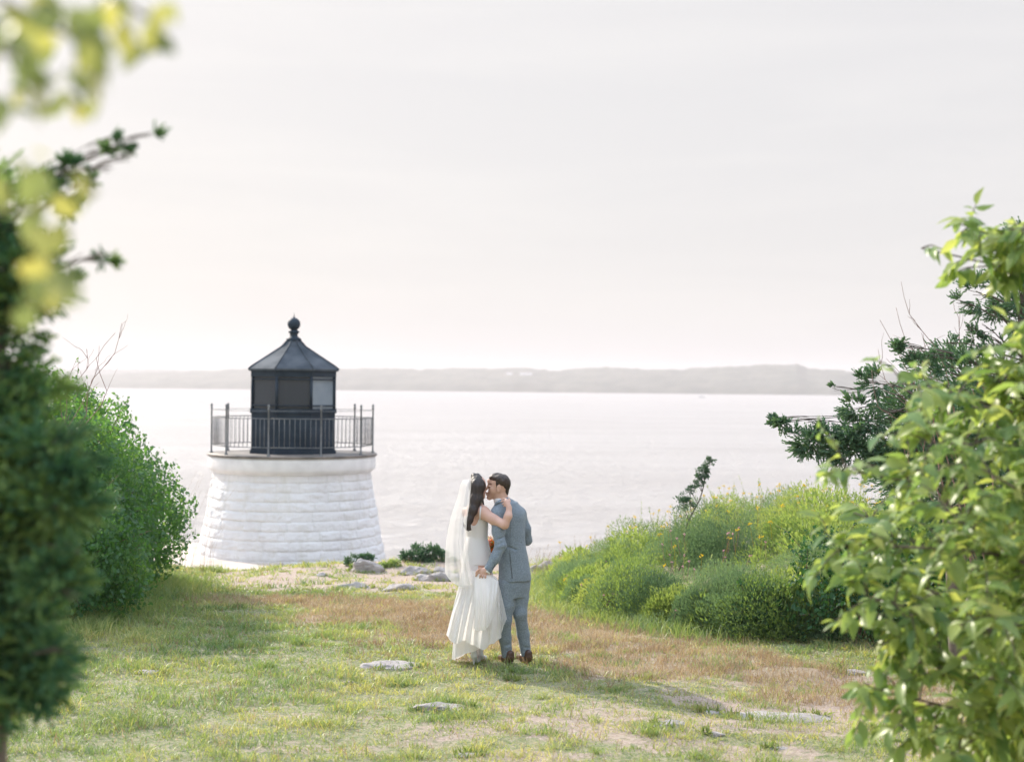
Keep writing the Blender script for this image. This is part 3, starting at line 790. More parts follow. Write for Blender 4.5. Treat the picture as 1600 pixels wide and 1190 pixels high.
# ------------------------------------------------------------------ right: near leafy tree (about 6.5 m)
def right_tree():
    rng = np.random.default_rng(99); D = 6.4
    base = gz(2.75, 6.9)
    t = empty('wild_cherry_tree', base, 'bright green leafy tree in the right foreground with drooping pointed leaves', 'tree')
    g = G(); b0 = np.array(base)
    P = []; Dr = []; R_ = []
    def branch(pts, r0, r1, tw=26, L=0.28, leaf=True, dens=7, fr=0.25):
        q = smooth_pts(pts, 26); tube(g, q, np.linspace(r0, r1, 26), 7)
        for _ in range(tw):
            k = rng.integers(int(26*fr), 26); s = q[k]; d = norm(norm(q[-1]-q[0])*0.7 + rng.normal(size=3)*0.75 + [-0.1, 0, 0.15])
            l = L*(0.5+0.8*rng.random()); e = s + d*l; e[2] -= 0.1*l
            m_ = (s+e)/2 + [0, 0, 0.12*l]
            c = smooth_pts([s, m_, e], 7); tube(g, c, np.linspace(0.0045, 0.0015, 7), 4, cap=False)
            n_ = dens + rng.integers(3)
            for i in range(n_):
                f = 0.25 + 0.75*i/(n_-1); p = s*(1-f)**2 + 2*m_*f*(1-f) + e*f*f
                sd = norm(np.cross(d, [0, 0, 1.0]))*(1 if i % 2 else -1)
                P.append(p); Dr.append(norm(d*0.55 + sd*0.75 + rng.normal(size=3)*0.25 + [0, 0, -0.25])); R_.append(np.clip(rng.normal()*0.26+0.5, 0, 1))
    tips = [  # (via px,py,dd) (tip px,py,dd)  from trunk on the right, out of frame
        ((1560, 640, .3), (1380, 600, -.2)), ((1590, 700, 0), (1400, 690, -.4)), ((1560, 780, -.2), (1290, 735, -.1)), ((1500, 860, -.3), (1265, 850, 0)), ((1540, 900, .2), (1300, 800, .4)),
        ((1520, 980, -.3), (1320, 930, -.2)), ((1550, 1000, .3), (1350, 870, .5)), ((1480, 1060, -.2), (1345, 960, 0)), ((1540, 1120, 0), (1330, 1075, -.1)), ((1560, 1160, .2), (1360, 1135, .2)), ((1600, 1100, -.3), (1450, 1180, -.3)),
        ((1620, 900, -.5), (1450, 800, -.7)), ((1640, 800, -.4), (1480, 720, -.6)), ((1640, 660, .2), (1530, 600, .2)), ((1650, 1000, -.5), (1510, 960, -.7)), ((1640, 1100, -.4), (1520, 1060, -.5)), ((1660, 720, .3), (1540, 660, .5)), ((1640, 850, .5), (1400, 790, .7)),
        ((1650, 940, .5), (1430, 960, .7)), ((1600, 1180, .3), (1500, 1120, .6)), ((1660, 660, -.3), (1580, 600, -.4)), ((1660, 1060, .3), (1560, 1000, .5)), ((1660, 900, 0), (1570, 830, 0)), ((1660, 760, 0), (1590, 720, 0))]
    trunk_pts = [b0 - [0, 0, .1], b0 + [-0.02, 0, 0.7], b0 + [0.05, -0.1, 1.5], b0 + [0.0, 0, 2.4], b0 + [-0.05, 0.1, 3.4]]
    tq = smooth_pts(trunk_pts, 40); tube(g, tq, np.linspace(0.055, 0.009, 40), 9)
    for (v, e) in tips:
        ve = at(v[0]+12, v[1], D+v[2]); ee = at(e[0]+34, e[1], D+e[2])
        zs = min(ve[2]-0.25, tq[-1][2]); k = int(np.argmin(abs(tq[:, 2]-max(zs, b0[2]+0.3))))
        branch([tq[k], (tq[k]+ve)/2+[0, 0, .02], ve, ee], 0.017, 0.003, 31, 0.20, dens=7, fr=0.33)
    ve = at(1665, 600, D); ee = at(1585, 535, D); branch([tq[30], (tq[30]+ve)/2, ve, ee], 0.014, 0.003, 22, 0.2, dens=7, fr=0.4)
    for dx_, dy_ in ((0.45, 0.1), (0.25, -0.3), (0.5, 0.35)):
        p1 = tq[37]; p3 = tq[39] + [dx_, dy_, 0.25]; branch([p1, p1*.5+p3*.5+[0, 0, .05], p3*.9+p1*.1, p3], 0.010, 0.002, 14, 0.2, dens=7, fr=0.2)
    for q_ in range(46):
        a_ = -1.9 + 3.8*rng.random() if q_ % 3 else 1.2 + 0.9*rng.random(); h_ = 0.45 + 2.9*rng.random(); k_ = int(np.argmin(abs(tq[:, 2]-b0[2]-h_*0.85)))
        L_ = (0.55+0.75*rng.random())*(1.15-0.22*h_); d_ = np.array([math.cos(a_), math.sin(a_), 0.45+0.3*rng.random()])
        p1 = tq[k_]; p3 = p1 + d_*L_; p2 = (p1+p3)/2 + [0, 0, 0.05]
        if p3[0]/max(p3[1], .1) < 0.345 and p3[2] > 0: continue
        branch([p1, p1*.6+p2*.4, p2, p3], 0.014, 0.003, 15, 0.2, dens=7, fr=0.3)
    # upper bough arching into the frame from the right
    for (v, e, L) in [((1600, 420, .3), (1440, 388, .2), .15), ((1620, 390, .2), (1500, 350, .1), .12), ((1620, 410, .3), (1510, 418, .3), .10), ((1650, 370, 0), (1600, 352, 0), .14), ((1600, 385, .2), (1545, 368, .2), .13)]:
        ve = at(v[0], v[1], D+v[2]); ee = at(e[0], e[1], D+e[2])
        branch([tq[36], (tq[36]+ve)/2, ve, ee], 0.012, 0.003, 10, L, dens=6, fr=0.5)
    g.build('trunk', M['bark'], t)
    P = np.array(P); Dr = np.array(Dr); N = len(P)
    nrm = norm(np.array([-0.25, -0.15, 0.9]) + rng.normal(size=(N, 3))*0.45)
    l = 0.094*(0.55+0.75*rng.random(N)); gl = G()
    add_leaves(gl, P, Dr, nrm, l, l*0.45, np.array(R_), 0.42, 0.3)
    gl.build('foliage', M['cherry'], t)
right_tree()

# ------------------------------------------------------------------ right: junipers behind
D2 = 13.0
j2 = px_blobs([(a[0], a[1], a[2]*0.80, *a[3:]) for a in [(1206, 652, 8), (1218, 662, 12), (1235, 676, 17), (1258, 690, 22), (1290, 697, 28), (1325, 700, 34), (1362, 706, 38), (1400, 700, 45), (1440, 690, 55, .3), (1300, 606, 8), (1318, 622, 13), (1335, 640, 18), (1352, 655, 22), (1262, 660, 10), (1285, 672, 14),
               (1345, 592, 12), (1372, 600, 20), (1380, 640, 26), (1420, 640, 40, .4), (1480, 660, 60, .5), (1540, 640, 70, .8), (1350, 728, 18), (1396, 742, 26), (1470, 720, 60, .4), (1560, 720, 70, .6), (1330, 670, 22), (1262, 706, 10)]], D2) + [(4.0+math.cos(a_)*r_, 13.9+abs(math.sin(a_))*r_, z_, .42) for a_, r_, z_ in ((0, .6, 1.3), (.5, 1.1, 1.0), (1, .9, 1.5), (0.2, 1.2, 1.9), (1.4, 1.2, 1.7), (0, .5, 2.3), (.8, .4, 2.6), (-.0, 1.4, 1.4))]
pb = at(1500, 900, D2+.4)
juniper(gz(pb[0], pb[1]), j2, 'wide dark juniper reaching flat branches left over the flowering bank', M['juniper_blue'], 31, 14500, (0.06, 0.13), 0.09, 0.014, (-0.45, 0, 0.15), top=at(1480, 620, D2+.4), leaflets=8)
D3 = 11.0
j3 = px_blobs([(1398, 538, 12), (1418, 548, 14), (1440, 555, 16), (1462, 545, 12), (1480, 535, 10), (1430, 570, 12), (1508, 510, 9), (1520, 520, 10), (1540, 512, 12), (1500, 470, 12), (1525, 455, 20), (1555, 440, 26), (1590, 420, 34), (1540, 480, 22), (1580, 470, 30), (1600, 500, 30), (1570, 410, 22), (1600, 380, 24), (1480, 580, 22), (1520, 590, 30), (1560, 560, 34)], D3) + [(4.3+dx, 11.2+dy, z_, .34) for dx, dy, z_ in ((0, 0, 1.6), (.3, .3, 2.1), (.5, -.1, 1.7), (.4, .2, 2.7), (.7, .3, 2.3), (.2, .4, 3.1), (.1, .1, 3.5), (.6, -.2, 3.0), (-.0, .5, 1.3), (.6, .2, 1.2), (.9, .3, 1.8))]
pb = at(1590, 900, D3)
juniper(gz(pb[0], pb[1]), j3, 'taller ragged juniper with open branches behind the bright leafy tree', M['juniper_blue'], 33, 7500, (0.05, 0.11), 0.07, 0.012, (-0.35, 0, 0.3), top=at(1600, 420, D3), leaflets=8)
D4 = 19.0
j4 = px_blobs([(1112, 720, 6), (1104, 724, 8), (1096, 733, 6), (1104, 738, 7), (1094, 742, 7), (1086, 754, 7), (1094, 755, 5), (1078, 767, 7), (1070, 776, 7), (1064, 786, 9), (1078, 788, 8)], D4)
pb = at(1062, 815, D4)
juniper(gz(pb[0], pb[1]), j4, 'small windswept juniper leaning right above the yellow flowers', M['juniper_blue'], 35, 1500, (0.03, 0.06), 0.016, 0.010, (0.35, 0, 0.05), top=at(1106, 724, D4), leaflets=7)

# cliff edge shrubs
D5 = 23.4
for lst, lab, mt, sd_, ns in [
    ([(640, 872, 10), (652, 866, 12), (665, 866, 13), (680, 866, 13), (692, 868, 12), (634, 876, 6), (670, 876, 10)], 'low dark green juniper on the cliff edge beside the bride', 'juniper_blue', 41, 1500),
    ([(545, 880, 6), (556, 876, 8), (568, 873, 8), (578, 876, 7), (563, 882, 6)], 'small dark shrub at the foot of the lighthouse behind the domed rock', 'juniper_blue', 43, 650)]:
    bl = px_blobs(lst, D5); c = np.mean(np.array(bl), axis=0)
    juniper(gz(c[0], c[1]), bl, lab, M[mt], sd_, ns, (0.05, 0.09), 0.02, 0.018, (0.1, 0, 0.2), leaflets=7, name='juniper_shrub')
for lst, lab, sd_, nn in [([(600, 877, 6), (612, 874, 7), (622, 878, 6), (590, 880, 5)], 'pale green leafy shrub between the lighthouse and the low juniper', 44, 700),
                     ([(562, 886, 6), (550, 889, 5), (572, 892, 4)], 'tuft of bright green weeds on the domed rock near the lighthouse', 45, 300),
                     ([(852, 858, 10), (868, 850, 12), (884, 845, 12), (876, 860, 10)], 'bushy olive green plant at the cliff edge right of the groom', 46, 1500)]:
    bl = px_blobs(lst, D5-.4 if sd_ != 46 else 21.5); c = np.mean(np.array(bl), axis=0)
    leaf_bush('leafy_shrub', gz(c[0], c[1]), bl, lab, 'shrub', M['goldenrod'], sd_, nn, 0.05, stems=3, wr=0.4)

# shaded ivy bush under the bank, right
bl = []
for (x, y, z, r) in [(2.6, 15.4, .35, .35), (3.1, 15.2, .4, .42), (3.6, 15.0, .45, .45), (4.1, 14.8, .5, .5), (4.7, 14.6, .55, .55), (3.4, 15.5, .7, .45), (4.2, 15.4, .8, .5), (5.3, 14.4, .6, .6)]:
    bl.append((x, y, float(terrain(np.array(x), np.array(y)))+z-.1, r))
leaf_bush('ivy_bush', gz(3.8, 15.0), bl, 'dark glossy ivy bush at the right foot of the flowering bank', 'shrub', M['ivy'], 51, 12000, 0.055, stems=8, shoots=12)

# ------------------------------------------------------------------ flowering bank (uncountable herbs)
def herb_bank():
    rng = np.random.default_rng(5)
    X = []; 
    n = 9000; x = 0.3 + 8.2*rng.random(n); y = 12.2 + 13*rng.random(n); sd = bank_sd(x, y)
    keep = (sd > 0.05) & (y < 24.6+0.25*x) & (rng.random(n) < 0.62) & (np.abs(x/y) < 0.46)
    x = x[keep]; y = y[keep]; sd = sd[keep]; z = terrain(x, y); N = len(x)
    kind = (fbm(x*0.9, y*0.9, octv=2, seed=61) + 0.10*np.clip((x-2.0), -1.5, 1.5) > 0.5)
    hn = fbm(x*1.1, y*1.1, octv=3, seed=71)
    H = (0.22 + 0.55*hn)*(0.45+0.55*sstep(0, 1.6, sd)) * (0.8+0.4*rng.random(N))
    gold = G(); fea = G(); stem = G(); yel = G()
    def domes(g, xs, ys, zs, rs, hs, k, LL, WW, seed3):
        r3 = np.random.default_rng(seed3); m_ = len(xs)
        d = norm(r3.normal(size=(m_, k, 3)) + [0, 0, 0.35]); d[..., 2] = np.abs(d[..., 2])
        rad = np.where(r3.random((m_, k)) < 0.7, 0.82+0.18*r3.random((m_, k)), 0.4+0.6*r3.random((m_, k))); lump = 0.75 + 0.5*vnoise(d[..., 0]*2.5 + xs[:, None]*3, d[..., 1]*2.5 + ys[:, None]*3, d[..., 2]*2.5)
        P = np.stack([xs[:, None] + d[..., 0]*rs[:, None]*rad*lump, ys[:, None] + d[..., 1]*rs[:, None]*rad*lump, zs[:, None] + d[..., 2]*hs[:, None]*rad*lump], -1).reshape(-1, 3)
        D = norm(d.reshape(-1, 3) + [0, 0, 0.7] + r3.normal(size=(m_*k, 3))*0.45)
        U = norm(np.cross(D, r3.normal(size=(m_*k, 3))))
        pr = np.repeat(np.clip(fbm(xs*1.7, ys*1.7, octv=2, seed=81) + r3.normal(size=m_)*0.13, 0, 1), k)
        add_diamonds(g, P, D, U, LL*(0.6+0.8*r3.random(m_*k)), WW, np.clip(pr + r3.normal(size=m_*k)*0.10, 0, 1), 0.25)
    # individual upright leafy shoots make the skyline ragged
    def shoots(g, msk, k, LL, WW, seed3):
        r3 = np.random.default_rng(seed3); xs, ys, zs, hs = x[msk], y[msk], z[msk], H[msk]*(0.9+0.5*r3.random(msk.sum())); m_ = len(xs)
        lean = r3.normal(size=(m_, 2))*0.22; t = 0.3 + 0.7*r3.random((m_, k))
        P = np.stack([xs[:, None] + lean[:, :1]*t*hs[:, None], ys[:, None] + lean[:, 1:]*t*hs[:, None], zs[:, None] + t*hs[:, None]], -1).reshape(-1, 3)
        a = r3.random(m_*k)*6.283; D = norm(np.stack([np.cos(a), np.sin(a), 0.5+0.5*t.ravel()], -1)); U = norm(np.cross(D, [0, 0, 1.0]))
        add_diamonds(g, P, D, U, LL*(0.5+0.8*r3.random(m_*k))*(1.2-0.6*t.ravel()), WW, np.clip(0.6+0.2*np.repeat(r3.normal(size=m_), k), 0, 1), 0.3)
        for i in range(m_):
            p0 = np.array([xs[i], ys[i], zs[i]]); p1 = p0 + [lean[i, 0]*hs[i], lean[i, 1]*hs[i], hs[i]]
            tube(stem, np.array([p0, p1]), [0.003, 0.0012], 3, cap=False)
    sub = rng.random(N)
    nm = 85; mx_ = 0.7 + 7*rng.random(nm*6); my_ = 13 + 9.5*rng.random(nm*6)
    ft = np.linspace(3.2, 8.6, 44); fi = ft.astype(int); ff = (ft-fi)[:, None]; fp = BANK[fi]*(1-ff) + BANK[fi+1]*ff
    fn = norm(BANK[fi+1]-BANK[fi]); fp = fp + np.stack([-fn[:, 1], fn[:, 0]], 1)*(0.42+0.14*rng.random(len(fp)))[:, None] + rng.normal(size=fp.shape)*0.05
    mx_ = np.concatenate([fp[:, 0], mx_]); my_ = np.concatenate([fp[:, 1], my_]); nm += len(fp); ms_ = bank_sd(mx_, my_)
    ok_ = (ms_ > 0.30) & (np.abs(mx_/my_) < 0.42) & (my_ < 22.5+0.2*mx_); mx_, my_, ms_ = mx_[ok_][:nm], my_[ok_][:nm], ms_[ok_][:nm]
    mr_ = (0.30 + 0.42*rng.random(len(mx_))**1.5)*(0.7+0.3*sstep(0.3, 1.5, ms_)); mh_ = mr_*(1.15+0.45*rng.random(len(mx_)))*(1-0.25*sstep(17.5, 20, my_))
    kf = rng.random(len(mx_)) < 0.5
    mz_ = terrain(mx_, my_)
    kb = (~kf) & (rng.random(len(mx_)) < 0.4); kg = (~kf) & ~kb
    domes(gold, mx_[kb], my_[kb], mz_[kb], mr_[kb]*0.9, mh_[kb]*0.9, 1000, 0.07, 0.024, 23)
    domes(fea, mx_[kf], my_[kf], mz_[kf], mr_[kf], mh_[kf], 4200, 0.036, 0.0075, 21)
    domes(gold, mx_[kg], my_[kg], mz_[kg], mr_[kg], mh_[kg], 2600, 0.042, 0.012, 22)
    R0 = (0.13 + 0.16*rng.random(N)); Hd = H*(0.40+0.35*rng.random(N))
    a_ = (~kind) & (sub < 0.22); domes(gold, x[a_], y[a_], z[a_], R0[a_], Hd[a_], 150, 0.050, 0.012, 1)
    b_ = kind & (sub < 0.13); domes(fea, x[b_], y[b_], z[b_], R0[b_]*1.3, Hd[b_]*1.05, 330, 0.040, 0.0055, 2)
    shoots(gold, (sub > 0.45) & (sub < np.where(y > 17.5, 0.57, 0.48)), 26, 0.055, 0.011, 3)
    stem.merge(gold)
    tag(stem.build('goldenrod_thicket', M['goldenrod'], None, (0, 0, 0)), 'yellow-green goldenrod stems covering the bank right of the couple', 'wildflowers', kind='stuff')
    tag(fea.build('feathery_ground_cover', M['feather'], None, (0, 0, 0)), 'feathery blue-green plants mounded over the bank', 'ground cover', kind='stuff')
    # flower heads (yellow and pink), and tall flowering stems on the crest
    def heads(n, hmin, hmax, sz, col_, sel, nm, lab, seed2):
        r2 = np.random.default_rng(seed2); idx = np.where(sel)[0]; idx = r2.choice(idx, min(n, len(idx)), replace=False)
        g = G()
        for i in idx:
            h = H[i]*(1.02) + hmin + (hmax-hmin)*r2.random()
            p0 = np.array([x[i], y[i], z[i]+H[i]*0.6]); p1 = np.array([x[i]+r2.normal()*0.03, y[i]+r2.normal()*0.03, z[i]+h])
            tube(g, np.array([p0, p1]), [0.002, 0.0015], 3, 0.0, cap=False)
            k = 10; dd = norm(r2.normal(size=(k, 3)) + [0, 0, 0.6]); U = norm(np.cross(dd, r2.normal(size=(k, 3))))
            pp = p1 + r2.normal(size=(k, 3))*sz*0.35*np.array([1, 1, .35])
            add_diamonds(g, pp, dd, U, sz*(0.6+0.6*r2.random(k)), sz*0.5, np.clip(0.6+0.3*r2.normal(size=k), 0, 1))
        tag(g.build(nm, M[col_], None, (0, 0, 0)), lab, 'flowers', kind='stuff')
    sil = (y > 16.5)
    heads(190, 0.02, 0.16, 0.032, 'yellow', sil, 'goldenrod_flowers', 'scattered yellow flower heads along the crest of the bank', 7)
    heads(40, 0.0, 0.10, 0.020, 'pink', (x < 3) & (y < 19), 'clover_flowers', 'tiny pink flower heads low on the bank', 8)
herb_bank()

# tall straw-coloured wisps at the cliff and around the thickets
def wisps():
    rng = np.random.default_rng(15); g = G()
    def clump(x, y, n, h, lean):
        for i in range(n):
            xx = x + rng.normal()*0.22; yy = y + rng.normal()*0.22; z = float(terrain(np.array(xx), np.array(yy)))
            hh = h*(0.6+0.6*rng.random()); l = np.array([lean + rng.normal()*0.12, rng.normal()*0.1])
            p = [np.array([xx, yy, z-.02]), np.array([xx+l[0]*0.3*hh, yy+l[1]*0.3*hh, z+hh*0.5]), np.array([xx+l[0]*hh, yy+l[1]*hh, z+hh])]
            tube(g, smooth_pts(p, 6), np.linspace(0.0022, 0.0008, 6), 3, rng.random(), cap=False)
            k = 6; q = p[2] + (p[1]-p[2])*rng.random((k, 1))*0.35
            D = norm(rng.normal(size=(k, 3))*0.5 + [l[0], l[1], 0.8]); add_diamonds(g, q, D, norm(np.cross(D, [1., .3, 0])), 0.025, 0.008, rng.random(k))
    for (x, y, n, h, l) in [(0.7, 22.6, 40, .42, .15), (1.3, 22.8, 40, .5, .15), (1.9, 22.6, 40, .5, .15), (0.5, 21.6, 30, .35, .1), (2.6, 22.4, 30, .5, .2), (3.4, 21.5, 24, .5, .1), (-4.75, 20.9, 16, 1.3, .2), (-4.6, 21.3, 10, 1.0, .2),
                            (3.0, 20.0, 14, .5, .1), (4.2, 19.5, 18, .6, .1), (1.0, 20.2, 20, .35, .1)]:
        clump(x, y, n, h, l)
    tag(g.build('wispy_grass', M['wisp'], None, (0, 0, 0)), 'thin straw-coloured grass stalks along the cliff top', 'grass', kind='stuff')
wisps()

# bare twiggy shrubs
def bare(name, base, tips, label, mat, seed, r=0.006):
    rng = np.random.default_rng(seed); t = empty(name, base, label, 'shrub'); g = G(); b0 = np.array(base)
    for e in tips:
        q = limb(g, b0 - [0, 0, .03], e, r, r*0.22, 0.06, 10, rng, 0.06, sides=5)
        for _ in range(8):
            k = rng.integers(9, 19); d = norm(q[min(k+1, 19)]-q[k-1]) + rng.normal(size=3)*0.5
            L = 0.10+0.22*rng.random(); limb(g, q[k], q[k]+norm(d)*L, r*0.3, r*0.12, 0.05, 5, rng, 0.12, sides=4)
    g.build('stems', M[mat], t)
D6 = 11.5
pb = at(1600, 850, D6)
bare('bare_shrub', gz(pb[0], pb[1]), [at(1375, 500, D6), at(1400, 480, D6), at(1385, 560, D6), at(1408, 440, D6+.2), at(1372, 545, D6), at(1500, 490, D6), at(1520, 520, D6), at(1440, 520, D6), at(1362, 578, D6)],
     'leafless reddish thorny shrub poking up above the wide juniper', 'red_twig', 91, 0.008)
pb = at(0, 900, 12.5)
bare('bare_shrub', gz(pb[0], pb[1]), [at(155, 540, 12.5), at(135, 545, 12.5), at(180, 520, 12.6), at(190, 505, 12.7), at(120, 560, 12.5)],
     'thin leafless twigs rising from behind the near juniper on the left', 'red_twig', 92, 0.008)

# ------------------------------------------------------------------ lawn
def lawn():
    rng = np.random.default_rng(3)
    def scatter(n, y0, y1, k=0.42):
        y = np.sqrt(y0**2 + (y1**2-y0**2)*rng.random(n)); x = (rng.random(n)*2-1)*y*k
        return x, y
    def blades(g, x, y, h, w, lean, rnd):
        N = len(x); z = terrain(x, y) - 0.004
        a = rng.random(N)*math.pi*2; ln = rng.normal(size=(N, 2))*lean
        P = np.stack([x, y, z], 1); S = np.stack([np.cos(a), np.sin(a), 0*a], 1)*(w[:, None]*0.5)
        Mi = P + np.stack([ln[:, 0]*0.35*h, ln[:, 1]*0.35*h, 0.55*h], 1); T = P + np.stack([ln[:, 0]*h, ln[:, 1]*h, h*(1-0.25*np.hypot(*ln.T).clip(0, 1.5))], 1)
        v = np.stack([P-S, P+S, Mi+S*0.75, Mi-S*0.75, T], 1).reshape(-1, 3); k = np.arange(N)[:, None]*5
        g.add(v, k + [0, 1, 2, 3], rnd); g.F3.append(k + [3, 2, 4] + g.n - len(v)); g.r3.append(rnd)
    x, y = scatter(480000, 8.9, 25.2)
    dry = dry_mask(x, y); dirt = dirt_mask(x, y); sd = bank_sd(x, y)
    clump = fbm(x*4.5, y*7, octv=4, seed=41); big = fbm(x*1.0, y*1.2, octv=3, seed=45)
    tuft = vnoise(x*3.2, y*4.2, seed=55)
    keepp = (sd < 1.2) & (rng.random(len(x)) < (1-np.where(y > 19, 0.93, 0.60)*dirt)) & (rng.random(len(x)) < 0.35+1.0*sstep(0.30, 0.6, clump))
    keepp &= ~((dirt > 0.4) & (clump < 0.50 - 0.06*(y < 13.5) + 0.06*(y > 19)))
    x, y, dry, dirt, clump, big, tuft = [q[keepp] for q in (x, y, dry, dirt, clump, big, tuft)]
    isdry = rng.random(len(x)) < 0.08 + dry*0.72
    leftlush = sstep(-1.0, -3.0, x)
    h = (0.022 + 0.055*sstep(0.45, 0.75, clump) + 0.07*sstep(0.70, 0.95, tuft))*(0.6+0.7*rng.random(len(x)))*(0.85+0.35*leftlush)
    rn = np.clip(0.52 + (big-0.5)*1.1 - 0.30*leftlush*sstep(0.8, 0.4, big) + 0.9*(clump-0.5) + rng.normal(size=len(x))*0.27, 0, 1)
    g = G(); m_ = ~isdry
    blades(g, x[m_], y[m_], h[m_], np.full(m_.sum(), 0.0065)*(y[m_]/11)*(0.6+0.9*rng.random(m_.sum())), 0.8, rn[m_])
    tag(g.build('lawn_grass', M['grass'], None, (0, 0, 0)), 'short green grass over the clifftop lawn', 'grass', kind='stuff')
    g = G(); m_ = isdry
    hd = (0.05 + 0.07*sstep(0.4, 0.7, clump))*(0.6+0.7*rng.random(len(x)))
    blades(g, x[m_], y[m_], hd[m_], np.full(m_.sum(), 0.005)*(y[m_]/11), 0.75, np.clip(0.5 + (big[m_]-.5)*1.0 + rng.normal(size=m_.sum())*0.2, 0, 1))
    # extra dry seed stalks
    x2, y2 = scatter(80000, 11, 20.0); k2 = rng.random(len(x2)) < dry_mask(x2, y2)**2*0.55
    k2 &= bank_sd(x2, y2) < 0; x2 = x2[k2]; y2 = y2[k2]
    blades(g, x2, y2, 0.07+0.07*rng.random(len(x2)), np.full(len(x2), 0.0045), 0.6, np.clip(0.7+0.2*rng.normal(size=len(x2)), 0, 1))
    tag(g.build('dry_grass', M['dry_grass'], None, (0, 0, 0)), 'brown dried grass across the middle of the lawn', 'grass', kind='stuff')
    # long grass along thicket feet
    g = G(); n_ = 16000
    t = rng.random(n_); x3 = -4.75 + 0.35*rng.normal(size=n_); y3 = 15.0 + 6*t
    i = rng.integers(0, 8, n_); f = rng.random(n_); bx_ = BANK[i]*(1-f[:, None]) + BANK[i+1]*f[:, None]
    sel = rng.random(n_) < 0.35
    x3 = np.where(sel, bx_[:, 0] + rng.normal(size=n_)*0.16, x3); y3 = np.where(sel, bx_[:, 1] - 0.05 + rng.normal(size=n_)*0.16, y3)
    blades(g, x3, y3, 0.10+0.14*rng.random(n_), np.full(n_, 0.008), 0.5, np.clip(0.3+0.2*rng.normal(size=n_), 0, 1))
    tag(g.build('long_grass', M['grass'], None, (0, 0, 0)), 'long green grass at the feet of the thicket and the bank', 'grass', kind='stuff')
    # small tufts, thick in the worn ground
    nk = 260; kx, ky = scatter(nk, 9.2, 22); kk_ = (bank_sd(kx, ky) < 0) & (dirt_mask(kx, ky) < 0.7); kx, ky = kx[kk_], ky[kk_]
    nb0 = 90; ksp = 0.03+0.07*rng.random(len(kx)); cx_ = (kx[:, None]+rng.normal(size=(len(kx), nb0))*ksp[:, None]*1.4).ravel(); cy_ = (ky[:, None]+rng.normal(size=(len(kx), nb0))*ksp[:, None]).ravel()
    g = G(); blades(g, cx_, cy_, np.repeat(0.05+0.07*rng.random(len(kx)), nb0)*(0.5+0.8*rng.random(len(cx_))), np.full(len(cx_), 0.008), 0.75, np.clip(np.repeat(0.05+0.35*rng.random(len(kx)), nb0)+rng.normal(size=len(cx_))*0.1, 0, 1))
    tag(g.build('coarse_grass', M['grass'], None, (0, 0, 0)), 'coarse darker clumps of longer grass scattered in the lawn', 'grass', kind='stuff')
    nt_ = 5200; tx, ty = scatter(nt_, 8.9, 24.5); td = dirt_mask(tx, ty); k_ = (rng.random(nt_) < 0.30+0.7*td)*(rng.random(nt_) < np.where(ty > 19, 0.3, 1.0)) > 0 & (bank_sd(tx, ty) < 0.2); tx, ty = tx[k_], ty[k_]
    nb_ = 34; sp = 0.022+0.06*rng.random(len(tx))**2
    bx2 = (tx[:, None] + rng.normal(size=(len(tx), nb_))*sp[:, None]*1.5).ravel(); by2 = (ty[:, None] + rng.normal(size=(len(tx), nb_))*sp[:, None]).ravel()
    th_ = np.repeat(0.018+0.05*rng.random(len(tx))**1.8, nb_)*(0.6+0.7*rng.random(len(bx2)))
    g = G(); blades(g, bx2, by2, th_, np.full(len(bx2), 0.006)*(by2/11), 0.7, np.clip(np.repeat(0.15+0.6*rng.random(len(tx)), nb_)+rng.normal(size=len(bx2))*0.1, 0, 1))
    tag(g.build('grass_tufts', M['grass'], None, (0, 0, 0)), 'small green tufts dotted over the worn path and lawn', 'grass', kind='stuff')
lawn()

# ------------------------------------------------------------------ rocks
m, n, out = newmat('ledge_rock')
b = n.nodes.new("ShaderNodeBsdfPrincipled"); b.inputs['Roughness'].default_value = 0.85
a1 = noise_node(n, 3.0, 8, 0.65, vec_scale=(1, 1, 3.5), dist=1.0); a2 = noise_node(n, 22, 6, 0.7)
r1 = ramp(n, [(0.3, (0.24, 0.22, 0.215)), (0.46, (0.39, 0.355, 0.345)), (0.7, (0.52, 0.47, 0.455))], a1.outputs['Fac'])
bp = n.nodes.new("ShaderNodeBump"); bp.inputs['Strength'].default_value = 0.9; bp.inputs['Distance'].default_value = 0.03
n.links.new(a2.outputs['Fac'], bp.inputs['Height']); n.links.new(bp.outputs[0], b.inputs['Normal'])
n.links.new(r1.outputs[0], b.inputs['Base Color']); n.links.new(b.outputs[0], out.inputs['Surface']); M['rock'] = m

